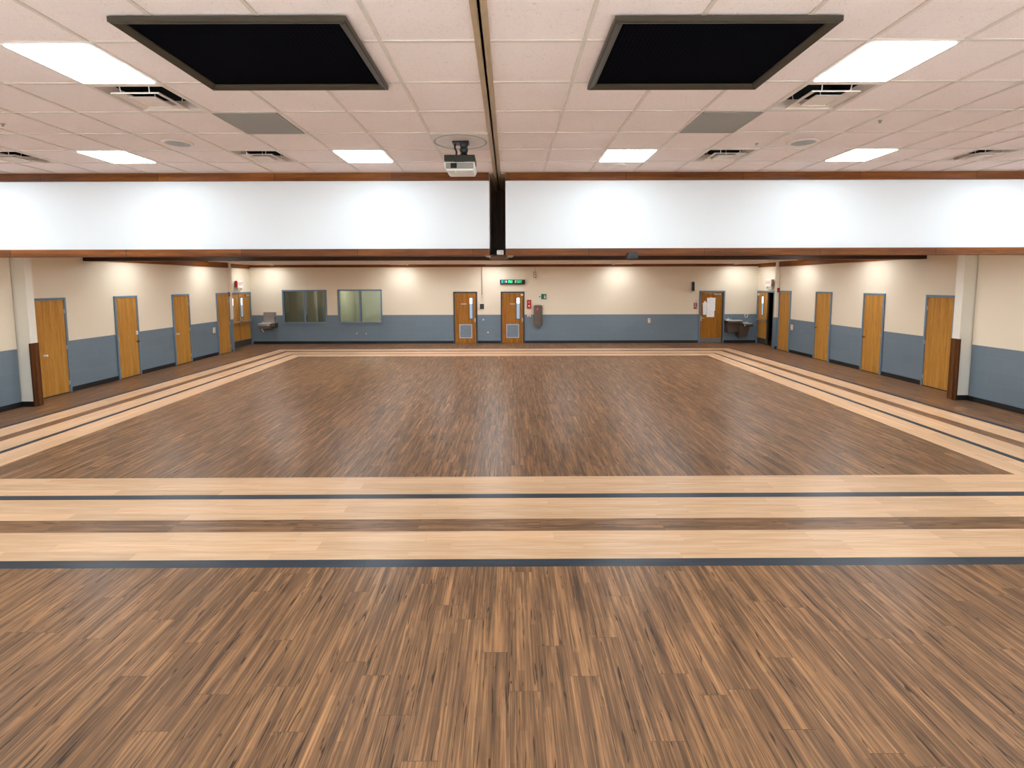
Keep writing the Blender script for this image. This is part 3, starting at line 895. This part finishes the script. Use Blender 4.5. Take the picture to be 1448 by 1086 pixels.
service_door('reddish oak door beside the pull cord and keypad', -2.221, .952, 2.07, .645, .759, 1.0, 1.83, .231, .738, .214, .771, .862, .95, .305, .516, 1.583, (.07, .20, 'brass'))
service_door('reddish oak door under the green lit sign', -.334, .948, 2.07, .633, .757, .99, 1.84, .221, .73, .222, .771, .87, .95, .36, .57, 1.58, (.80, .89, 'plastic_white'))

# papered door near the double fountain
r = door_root('oak door with two white papers and a grey kick plate', (7.577, YF, 0), 'far')
w, h = 1.014, 2.085
b = bm_new(); frame_ring(b, 0, w, 0, h, .055, -.05, -.001, 0, bottom=False); obj('frame', b, M['frame_blue'], r, 0.004)
b = bm_new(); box(b, .058, w - .058, -.02, -.002, .01, h - .058); obj('leaf', b, M['oak_red'], r, 0.002)
b = bm_new(); box(b, w - .095, w - .055, -.045, -.02, .01, h - .055); obj('jamb_stop', b, M['frame_dark'], r)
b = bm_new(); box(b, .06, w - .1, -.026, -.019, .012, .215); obj('kick_plate', b, M['kick_grey'], r, 0.002)
b = bm_new(); box(b, .56, .84, -.085, -.02, h - .175, h - .105); tube(b, [(.6, -.07, h - .10), (.30, -.16, h - .085), (.20, -.05, h - .085)], .010); obj('door_closer', b, M['steel'], r, 0.006)
b = bm_new(); cyl(b, (.21, -.02, h - .15), (.21, -.05, h - .15), .05, seg=18); obj('door_chime', b, M['brass'], r, 0.004)
b = bm_new(); box(b, .06, .115, -.035, -.019, .88, 1.08); tube(b, [(.09, -.03, 1.0), (.09, -.08, 1.0)], .014); box(b, .08, .18, -.09, -.07, .985, 1.012); obj('handle', b, M['steel'], r, 0.004)
hinge_part(r, w - .11, (.25, 1.0, h - .3), M['brass'])
r1 = thing('paper_notice', 'large white paper taped on the oak door with kick plate', 'paper', (8.05, YF - .024, 1.42), 0)
b = bm_new()
prism(b, [(-.165, .385), (.165, .385), (.165, -.12), (.135, -.14), (.135, -.385), (-.165, -.385)], 'y', -.003, -.0005); obj('sheet', b, M['paper'], r1)
b = bm_new(); box(b, -.03, .03, -.0045, -.003, .37, .40); obj('tape', b, M['plastic_white'], r1)
r1 = thing('paper_notice', 'narrow white paper with pointed top beside the large paper on the door', 'paper', (7.80, YF - .024, 1.40), 0)
b = bm_new(); prism(b, [(-.06, -.27), (.07, -.27), (.082, .20), (.0, .29), (-.082, .18)], 'y', -.003, -.0005); obj('sheet', b, M['paper'], r1)
b = bm_new(); box(b, -.11, -.03, -.0045, -.003, .155, .185); obj('tape', b, M['plastic_white'], r1)

# exit doors in the recesses
def exit_leaf(r, x0, x1, h, lx, swing=None, kick=.24, mat='oak'):
    b = bm_new(); box(b, x0, x1, -.022, -.002, .01, h)
    lf = obj('leaf', b, M[mat], r, 0.002)
    b = bm_new(); box(b, x0 + .005, x1 - .005, -.026, -.021, .012, kick); obj('kick_plate', b, M['kick'], lf, 0.001)
    b = bm_new(); box(b, x0 + .02, x1 - .02, -.085, -.06, .93, .975); box(b, x0 + .02, x0 + .10, -.085, -.02, .915, .99); box(b, x1 - .10, x1 - .02, -.085, -.02, .915, .99); obj('push_bar', b, M['steel'], lf, 0.006)
    lite(lf, lx - .055, lx + .055, 1.14, 1.88, -.024, 1.60)
    return lf
r = door_root('closed pair of oak exit doors with push bars in the wall recess', (RXL, 18.02, 0), 'left')
W = 1.66
b = bm_new(); frame_ring(b, 0, W, 0, 2.09, .06, -.05, -.001, 0, bottom=False); obj('frame', b, M['frame_blue'], r, 0.004)
exit_leaf(r, .066, .825, 2.025, .36)
exit_leaf(r, .835, W - .066, 2.025, .99)
b = bm_new(); box(b, .80, .86, -.05, -.03, .98, 2.02); obj('astragal', b, M['steel'], r, 0.004)
b = bm_new(); box(b, 1.25, 1.5, -.085, -.02, 1.93, 1.99); obj('door_closer', b, M['steel'], r, 0.006)
# the right-hand pair: far leaf shut, near leaf swung away into the corridor
r = door_root('pair of oak exit doors, one swung open on a dim corridor', (RXR, YF - .06, 0), 'right')
W = YF - .06 - 18.40
b = bm_new()
box(b, 0, .06, -.05, .19, 0, 2.09); box(b, W - .06, W, -.05, .19, 0, 2.09); box(b, .06, W - .06, -.05, .19, 2.03, 2.09)
obj('frame', b, M['frame_blue'], r, 0.004)
lf = exit_leaf(r, .066, .80, 2.02, .42)
b = bm_new(); box(b, .795, .825, -.05, .02, 0.01, 2.03); obj('mullion', b, M['steel_dark'], r, 0.004)
b = bm_new(); box(b, W - .10, W - .064, .10, .62, .01, 2.02); obj('open_leaf', b, M['oak_red'], r, 0.002)
b = bm_new(); cyl(b, (.11, -.022, 1.93), (.11, -.06, 1.93), .035, seg=14); obj('hold_open_magnet', b, M['plastic_white'], r)

# ------------------------------------------------------------------ interior windows
def window(n, w, label):
    x0, x1, z0, z1 = w
    r = thing('window_%d' % n, label, 'window', (x0, YF, 0), 0, None, 'structure')
    W = x1 - x0
    b = bm_new(); frame_ring(b, 0, W, z0, z1, .062, -.03, .12); box(b, W / 2 - .032, W / 2 + .032, -.025, .12, z0 + .062, z1 - .062); obj('window_frame', b, M['frame_blue'], r, 0.004)
    b = bm_new(); box(b, -.03, W + .03, -.06, -.03, z0 - .005, z0 + .05); obj('window_sill', b, M['frame_blue'], r, 0.006)
    for a0, a1 in ((.062, W / 2 - .032), (W / 2 + .032, W - .062)):
        b = bm_new(); box(b, a0, a1, .04, .046, z0 + .062, z1 - .062); obj('pane', b, M['mirror'], r)
window(1, W1, 'two pane interior window onto the dim office, by the wall fountain')
window(2, W2, 'two pane interior window onto the brighter office')

# ------------------------------------------------------------------ drinking fountains
def basin_profile(d):
    return [(-d, .16), (-d + .03, .06), (-d * .55, .0), (-.02, .0), (-.02, .18), (-d * .4, .17), (-d + .02, .19)]
r = thing('drinking_fountain', 'steel wall fountain with tall back panel beside interior window', 'drinking fountain', (-9.55, YF, .62))
b = bm_new(); box(b, -.25, .19, -.05, -.002, .18, .655); box(b, .19, .245, -.04, -.002, .48, .655); obj('back_panel', b, M['steel'], r, 0.008)
b = bm_new(); prism(b, [(-.36, .20), (-.37, .13), (-.30, .03), (-.12, .0), (-.002, .0), (-.002, .20)], 'x', -.33, .13); obj('basin', b, M['steel'], r, 0.012, smooth=True)
b = bm_new(); box(b, -.31, .11, -.375, -.05, .195, .232); obj('basin_top', b, M['chrome'], r, 0.008)
b = bm_new(); prism(b, [(-.28, .22), (-.28, .08), (-.22, .03), (-.002, .03), (-.002, .24)], 'x', .132, .30); obj('side_unit', b, M['steel_dark'], r, 0.012, smooth=True)
b = bm_new(); cyl(b, (-.22, -.2, .225), (-.22, -.2, .27), .03, .02); tube(b, [(-.22, -.2, .27), (-.20, -.22, .29), (-.17, -.24, .28)], .009); obj('spout', b, M['chrome'], r, smooth=True)
b = bm_new(); tube(b, [(-.24, -.25, .02), (-.21, -.25, -.05), (-.17, -.25, -.12)], .016); obj('drain_pipe', b, M['chrome'], r, smooth=True)
b = bm_new(); box(b, -.2, .1, -.03, -.0005, -.03, .0); obj('wall_mount', b, M['steel_dark'], r)

r = thing('drinking_fountain', 'bronze two level wall fountain with high and low basins by papered door', 'drinking fountain', (9.04, YF, .26))
def cabinet(x0, x1, z0, z1, taper, d, name):
    b = bm_new()
    pts = [(x0 + taper, z0), (x1 - taper, z0), (x1, z1 - .10), (x1, z1), (x0, z1), (x0, z1 - .10)]
    prism(b, pts, 'y', -d, -.002)
    return obj(name, b, M['steel_dark'], r, 0.010)
cabinet(-.46, .02, .18, .63, .03, .34, 'high_cabinet')
b = bm_new(); prism(b, [(-.45, .55), (-.46, .60), (-.45, .64), (-.002, .64), (-.002, .55)], 'x', -.46, .09); obj('high_basin', b, M['steel_dark'], r, 0.008, smooth=True)
b = bm_new(); box(b, -.37, .08, -.465, -.10, .635, .672); box(b, -.44, -.36, -.2, -.02, .64, .70); obj('high_rim', b, M['chrome'], r, 0.008)
b = bm_new(); cyl(b, (-.33, -.12, .655), (-.33, -.12, .72), .03, .022); tube(b, [(-.33, -.12, .72), (-.30, -.16, .74)], .01); cyl(b, (-.22, -.1, .655), (-.22, -.1, .70), .025); obj('high_spout', b, M['chrome'], r, smooth=True)
b = bm_new()
prism(b, [(.03, .01), (.34, .01), (.42, .34), (.42, .50), (.02, .50)], 'y', -.34, -.002); obj('low_cabinet', b, M['steel_dark'], r, 0.010)
b = bm_new(); prism(b, [(-.46, .42), (-.48, .48), (-.46, .53), (-.002, .53), (-.002, .42)], 'x', .14, .50); obj('low_basin', b, M['steel_dark'], r, 0.010, smooth=True)
b = bm_new(); box(b, .13, .44, -.485, -.06, .525, .562); tube(b, [(.40, -.1, .55), (.42, -.13, .585)], .014); obj('low_rim', b, M['chrome'], r, 0.008)
b = bm_new(); box(b, .15, .19, -.487, -.47, .44, .51); obj('push_button', b, M['chrome'], r, 0.006)
b = bm_new(); box(b, .48, .515, -.3, -.1, .40, .43); obj('drain_stub', b, M['chrome'], r, 0.004)

# ------------------------------------------------------------------ small wall things
def text_mesh(txt, size, name, mat, parent, loc, rot=(PI / 2, 0, 0), depth=.002, sx=1.0):
    cu = bpy.data.curves.new('t', 'FONT'); cu.body = txt; cu.size = size; cu.extrude = depth; cu.align_x = 'CENTER'; cu.align_y = 'CENTER'
    tmp = bpy.data.objects.new('t', cu); C.objects.link(tmp)
    bpy.context.view_layer.update()
    me = bpy.data.meshes.new_from_object(tmp.evaluated_get(bpy.context.evaluated_depsgraph_get()))
    bpy.data.objects.remove(tmp); bpy.data.curves.remove(cu)
    me.transform(Matrix.Translation(loc) @ Matrix.Rotation(rot[2], 4, 'Z') @ Matrix.Rotation(rot[0], 4, 'X') @ Matrix.Diagonal((sx, 1, 1, 1)))
    me.materials.clear(); me.materials.append(mat)
    o = bpy.data.objects.new(name, me); C.objects.link(o); o.parent = parent
    return o

# lit sign over the door
r = thing('led_sign', 'black strip sign with green lit characters over the reddish oak door', 'sign', (.137, YF, 2.385))
b = bm_new(); box(b, -.50, .50, -.07, -.002, .0, .16); obj('housing', b, M['plastic_black'], r, 0.008)
b = bm_new(); box(b, -.49, .49, -.06, -.002, -.04, -.001); obj('ledge', b, M['brown_box'], r, 0.004)
def glyphs(name, mat, cells):
    b = bm_new()
    for x, z, w, h in cells:
        box(b, x, x + w, -.0735, -.0705, z, z + h)
    obj(name, b, mat, r)
glyphs('teal_characters', M['led_teal'], [(-.44, .03, .02, .10), (-.42, .11, .06, .02), (-.42, .07, .05, .02), (-.42, .03, .06, .02), (-.33, .03, .012, .10), (-.30, .03, .012, .10)])
glyphs('pale_bar', M['led_white'], [(-.265, .035, .018, .09), (-.235, .035, .012, .09), (.10, .03, .022, .10), (.13, .11, .02, .02)])
glyphs('bright_green_characters', M['led_green'], [(-.17, .03, .022, .10), (-.148, .11, .03, .02), (-.118, .03, .022, .10), (-.085, .03, .022, .10), (-.063, .03, .03, .02), (-.033, .03, .022, .10), (-.148, .07, .03, .018), (-.063, .075, .03, .02)])
glyphs('dim_green_characters', M['led_dim'], [(.165, .03, .022, .10), (.187, .11, .03, .02), (.187, .03, .03, .02), (.217, .03, .022, .10), (.25, .03, .022, .10), (.272, .03, .035, .02), (.272, .07, .03, .02), (.272, .11, .035, .02), (.325, .03, .022, .10), (.347, .11, .025, .02)])

# exit signs above the recess doors
def exit_sign(loc, wall, label, side_mat):
    r = thing('exit_sign', label, 'exit sign', loc, FACE[wall], 'exit signs above the recess doors')
    b = bm_new(); box(b, -.19, .19, -.13, -.03, 0, .27); obj('housing', b, M['plastic_white'], r, 0.006)
    b = bm_new(); box(b, -.06, .06, -.03, -.001, .07, .20); obj('wall_bracket', b, M['brass'], r, 0.003)
    e = -1 if wall == 'left' else 1
    b = bm_new(); box(b, e * .19, e * .198, -.125, -.035, .01, .26); obj('side_cover', b, M[side_mat], r, 0.002)
    for q in (-1, 1):
        b = bm_new(); cyl(b, (q * .13, -.07, -.045), (q * .13, -.12, -.055), .034, .042, 14); tube(b, [(q * .13, -.08, 0), (q * .13, -.08, -.04)], .008); obj('lamp_head', b, M['plastic_ivory'], r)
    text_mesh('EXIT', .17, 'lettering', M['red'], r, (0, -.1315, .145))
    return r
exit_sign((RXL, 18.8, 2.26), 'left', 'white exit sign with red letters and red end over the closed pair of doors', 'red')
exit_sign((RXR, 18.72, 2.26), 'right', 'white exit sign with red letters over the half open pair of doors', 'plastic_grey')

def horn(loc, label):
    r = thing('fire_horn', label, 'alarm', loc, 0, 'red alarm horns on the wall ends')
    b = bm_new(); box(b, -.04, .05, -.06, -.001, -.08, .08); obj('body', b, M['dark_red'], r, 0.008)
    b = bm_new(); cyl(b, (0, -.06, -.02), (0, -.085, -.02), .025, .035, 14); obj('horn_mouth', b, M['red'], r)
horn((XL + .0, 17.46, 2.04), 'red alarm horn on wall end beside the closed exit doors')
horn((XR - .03, 17.80, 2.13), 'red alarm horn on wall end beside the half open doorway')

# pull cord, keypad
r = thing('pull_switch', 'thin cord in a conduit with a ring handle above the keypad', 'cord', (-1.08, YF, 1.8))
b = bm_new(); box(b, -.016, .016, -.03, -.002, .14, 1.24); obj('conduit', b, M['plastic_grey'], r)
b = bm_new(); tube(b, [(0, -.012, .14), (.0, -.012, .085), (-.03, -.012, .04), (-.02, -.012, 0), (.02, -.012, .0), (.03, -.012, .04), (0, -.012, .085)], .007); obj('ring_handle', b, M['plastic_ivory'], r)
r = thing('keypad', 'small black wall keypad under the pull cord', 'keypad', (-1.085, YF, 1.48))
b = bm_new(); box(b, -.08, .08, -.03, -.001, -.10, .10); obj('housing', b, M['plastic_black'], r, 0.006)
b = bm_new()
for i in range(3):
    for j in range(3): box(b, -.05 + i * .036, -.025 + i * .036, -.034, -.03, -.06 + j * .04, -.035 + j * .04)
obj('keys', b, M['brown_box'], r)

def button(loc, label, mat='steel', rad=.03):
    r = thing('wall_button', label, 'wall fitting', loc, 0, 'small round fittings on the blue band')
    b = bm_new(); cyl(b, (0, -.001, 0), (0, -.012, 0), rad, rad * .9, 18); obj('plate', b, M[mat], r)
    b = bm_new(); cyl(b, (0, -.012, 0), (0, -.022, 0), rad * .5, rad * .4, 14); obj('plunger', b, M['plastic_ivory'], r)
button((-1.035, YF, .953), 'round steel fitting on blue band below the keypad', 'steel', .04)
button((-.851, YF, .44), 'small ivory fitting low on the band between the two reddish oak doors', 'plastic_ivory')
button((-6.11, YF, .411), 'small fitting low on the band under brighter window, nearer its mullion', 'steel', .025)
button((-5.73, YF, .40), 'small fitting low on the band under brighter window, nearer the long bare wall', 'steel', .025)
button((5.386, YF, .438), 'small fitting low below the outlet, on the side of fire cabinet', 'steel_dark', .025)
button((5.712, YF, .452), 'small fitting low below the outlet, on the side of papered door', 'brass', .025)

def outlet(loc, wall, label):
    r = thing('outlet', label, 'outlet', loc, FACE[wall], 'ivory wall boxes on the blue band')
    b = bm_new(); box(b, -.048, .048, -.035, -.001, -.09, .09); obj('cover_plate', b, M['plastic_ivory'], r, 0.006)
    for z in (-.04, .04):
        b = bm_new(); box(b, -.02, .02, -.038, -.035, z - .018, z + .018); obj('socket', b, M['pink_paper'], r)
outlet((5.595, YF, .90), 'far', 'ivory outlet box on the long bare stretch of the end wall')
outlet((XL, 16.46, .865), 'left', 'ivory wall box on the blue band beside the narrow oak door near closed exit doors')
outlet((XR, 16.86, .875), 'right', 'ivory wall box on the blue band beside the narrow oak door near the open doorway')
r = thing('switch_plate', 'small grey blue plate low on the side wall between oak doors', 'wall plate', (XR, 16.28, .80), FACE['right'])
b = bm_new(); box(b, -.03, .03, -.012, -.001, -.055, .055); obj('cover_plate', b, M['louver_grey'], r, 0.003)
b = bm_new(); box(b, -.008, .008, -.02, -.012, -.015, .015); obj('toggle', b, M['light_edge'], r)

# strobe with cord, green sign, pull station, cabinet
r = thing('wall_strobe', 'small grey box on a wire high on wall near the green sign', 'alarm', (1.02, YF, 2.735))
b = bm_new(); box(b, -.055, .055, -.06, -.001, -.12, .12); obj('housing', b, M['plastic_grey'], r, 0.006)
b = bm_new(); box(b, -.03, .03, -.066, -.06, -.08, -.02); box(b, -.03, .03, -.066, -.06, .02, .08); obj('lens_cover', b, M['plastic_white'], r, 0.003)
b = bm_new(); tube(b, [(.01, -.01, .12), (.01, -.01, .31)], .006); obj('wire', b, M['plastic_grey'], r)
r = thing('green_sign', 'square green safety sign above the brown extinguisher cabinet', 'sign', (1.381, YF, 1.87))
b = bm_new(); box(b, -.10, .10, -.05, -.001, -.105, .105); obj('sign_plate', b, M['green'], r, 0.003)
b = bm_new()
cyl(b, (.035, -.05, .045), (.035, -.053, .045), .018, seg=14); prism(b, [(.01, -.08), (.03, -.08), (.04, -.03), (.065, -.075), (.08, -.07), (.06, -.005), (.06, .02), (.02, .02), (.01, -.01)], 'y', -.053, -.050)
obj('white_symbol', b, M['plastic_white'], r)
b = bm_new(); cyl(b, (-.165, -.001, -.01), (-.165, -.05, -.01), .022, seg=14); tube(b, [(-.165, -.03, -.01), (-.10, -.03, .03)], .006); obj('side_hook', b, M['plastic_black'], r)
r = thing('pull_station', 'red fire alarm pull station beside the door under the lit sign', 'alarm', (.795, YF, 1.56))
b = bm_new(); box(b, -.088, .088, -.05, -.001, -.175, .18); obj('housing', b, M['red'], r, 0.010)
b = bm_new(); box(b, -.03, .03, -.058, -.05, -.09, -.03); obj('handle', b, M['plastic_white'], r, 0.004)
b = bm_new(); box(b, -.035, .035, -.054, -.05, .05, .11); obj('emblem', b, M['pink_paper'], r, 0.003)
r = thing('hanging_tags', 'two white tags hanging by string below the red pull station', 'tags', (.795, YF, 1.13))
b = bm_new(); tube(b, [(-.03, -.01, .25), (-.045, -.012, .10)], .004); tube(b, [(.03, -.01, .25), (.04, -.012, .10)], .004); obj('string', b, M['plastic_white'], r)
for s in (-1, 1):
    b = bm_new(); prism(b, [(s * .005, .02), (s * .03, -.075), (s * .065, -.07), (s * .078, .07), (s * .03, .11)], 'y', -.014, -.004); obj('tag', b, M['plastic_ivory'], r)
r = thing('extinguisher_cabinet', 'tall brown wall cabinet with red emblem beside the pull station', 'cabinet', (1.153, YF, .736))
b = bm_new(); box(b, -.163, .163, -.20, -.002, 0, .785); obj('body', b, M['brown_box'], r, 0.010)
b = bm_new(); box(b, -.12, .12, -.02, -.0005, .785, .80); obj('wall_mount', b, M['brown_box'], r)
b = bm_new(); box(b, -.14, .14, -.208, -.20, .03, .755); dr = obj('door', b, M['brown_box'], r, 0.006)
b = bm_new(); lathe(b, [(.058, 0), (.058, .003), (.04, .003), (.04, 0)], seg=28)
bmesh.ops.rotate(b, verts=b.verts, cent=(0, 0, 0), matrix=Matrix.Rotation(PI / 2, 3, 'X')); bmesh.ops.translate(b, verts=b.verts, vec=(-.035, -.2082, .64))
box(b, -.05, -.02, -.2115, -.2082, .60, .68)
obj('red_emblem', b, M['red'], dr)
b = bm_new(); prism(b, [(-.06, .60), (-.03, .70), (-.015, .69), (-.045, .595)], 'y', -.2125, -.2116); obj('white_slash', b, M['plastic_white'], dr)
b = bm_new(); box(b, .11, .13, -.222, -.208, .34, .44); obj('latch', b, M['steel_dark'], dr, 0.003)

# speaker, notice near the papered door
r = thing('wall_speaker', 'slim dark and white wall speaker high beside the papered door', 'speaker', (7.33, YF, 2.27))
b = bm_new(); box(b, -.005, .055, -.16, -.01, -.19, .19); obj('housing', b, M['plastic_white'], r, 0.008)
b = bm_new(); box(b, -.075, -.006, -.15, -.02, -.19, .17); obj('dark_side_box', b, M['plastic_black'], r, 0.006)  # black box along one side of the housing
b = bm_new(); box(b, -.02, .02, -.01, -.001, -.05, .05); obj('wall_bracket', b, M['plastic_black'], r)
r = thing('notice_card', 'small reddish notice card on the wall beside the papered door', 'notice', (7.432, YF, 1.488))
b = bm_new(); box(b, -.075, .075, -.012, -.001, -.135, .135); obj('card', b, M['pink_paper'], r, 0.002)
b = bm_new(); box(b, -.078, .078, -.004, -.0005, -.138, .138); obj('mount_board', b, M['plastic_white'], r)
b = bm_new()
box(b, -.055, .045, -.014, -.012, -.12, -.07); box(b, -.055, -.03, -.014, -.012, -.05, .10); box(b, .02, .06, -.014, -.012, -.03, .10)
obj('printed_blocks', b, M['dark_red'], r)
button((7.462, YF, 1.685), 'small brass fitting directly above the reddish notice card', 'brass', .025)
r = thing('coat_hook', 'white hook on the blue band over the low fountain basin', 'hook', (9.47, YF, 1.10))
b = bm_new(); tube(b, [(-.06, -.012, .05), (-.05, -.015, -.05), (0, -.02, -.09), (.05, -.015, -.05), (.06, -.012, .05)], .012); obj('loop', b, M['plastic_ivory'], r, smooth=True)
b = bm_new(); box(b, -.07, .07, -.012, -.001, .04, .07); obj('mount', b, M['plastic_ivory'], r)

# ------------------------------------------------------------------ world, camera, view
wd = bpy.data.worlds.new('World'); bpy.context.scene.world = wd
wd.use_nodes = True
wd.node_tree.nodes['Background'].inputs[0].default_value = (0.6, 0.65, 0.7, 1)
wd.node_tree.nodes['Background'].inputs[1].default_value = 0.05

tilt, roll = math.radians(4.83), math.radians(0.15)
rt = Vector((1, 0, 0)); up = Vector((0, math.sin(tilt), math.cos(tilt))); fw = Vector((0, math.cos(tilt), -math.sin(tilt)))
R_ = rt * math.cos(roll) - up * math.sin(roll)
U_ = up * math.cos(roll) + rt * math.sin(roll)
cam = bpy.data.cameras.new('camera')
cam.sensor_fit = 'HORIZONTAL'; cam.sensor_width = 36.0
cam.lens = 700.0 / 1448 * 36.0
cam.shift_x = (724 - 720) / 1448
cam.shift_y = -(543 - 459) / 1448
cam.clip_start = 0.05; cam.clip_end = 200
co = bpy.data.objects.new('camera', cam); C.objects.link(co)
B_ = -fw
co.matrix_world = Matrix(((R_.x, U_.x, B_.x, 0), (R_.y, U_.y, B_.y, 0), (R_.z, U_.z, B_.z, 2.42), (0, 0, 0, 1)))
sc = bpy.context.scene
sc.camera = co
sc.view_settings.view_transform = 'Standard'
sc.view_settings.look = 'None'
sc.view_settings.exposure = 1.0
sc.view_settings.gamma = 1.0
sc.view_settings.use_curve_mapping = False
sc.cycles.use_denoising = True
sc.cycles.max_bounces = 10
sc.cycles.diffuse_bounces = 6
sc.cycles.sample_clamp_indirect = 6.0
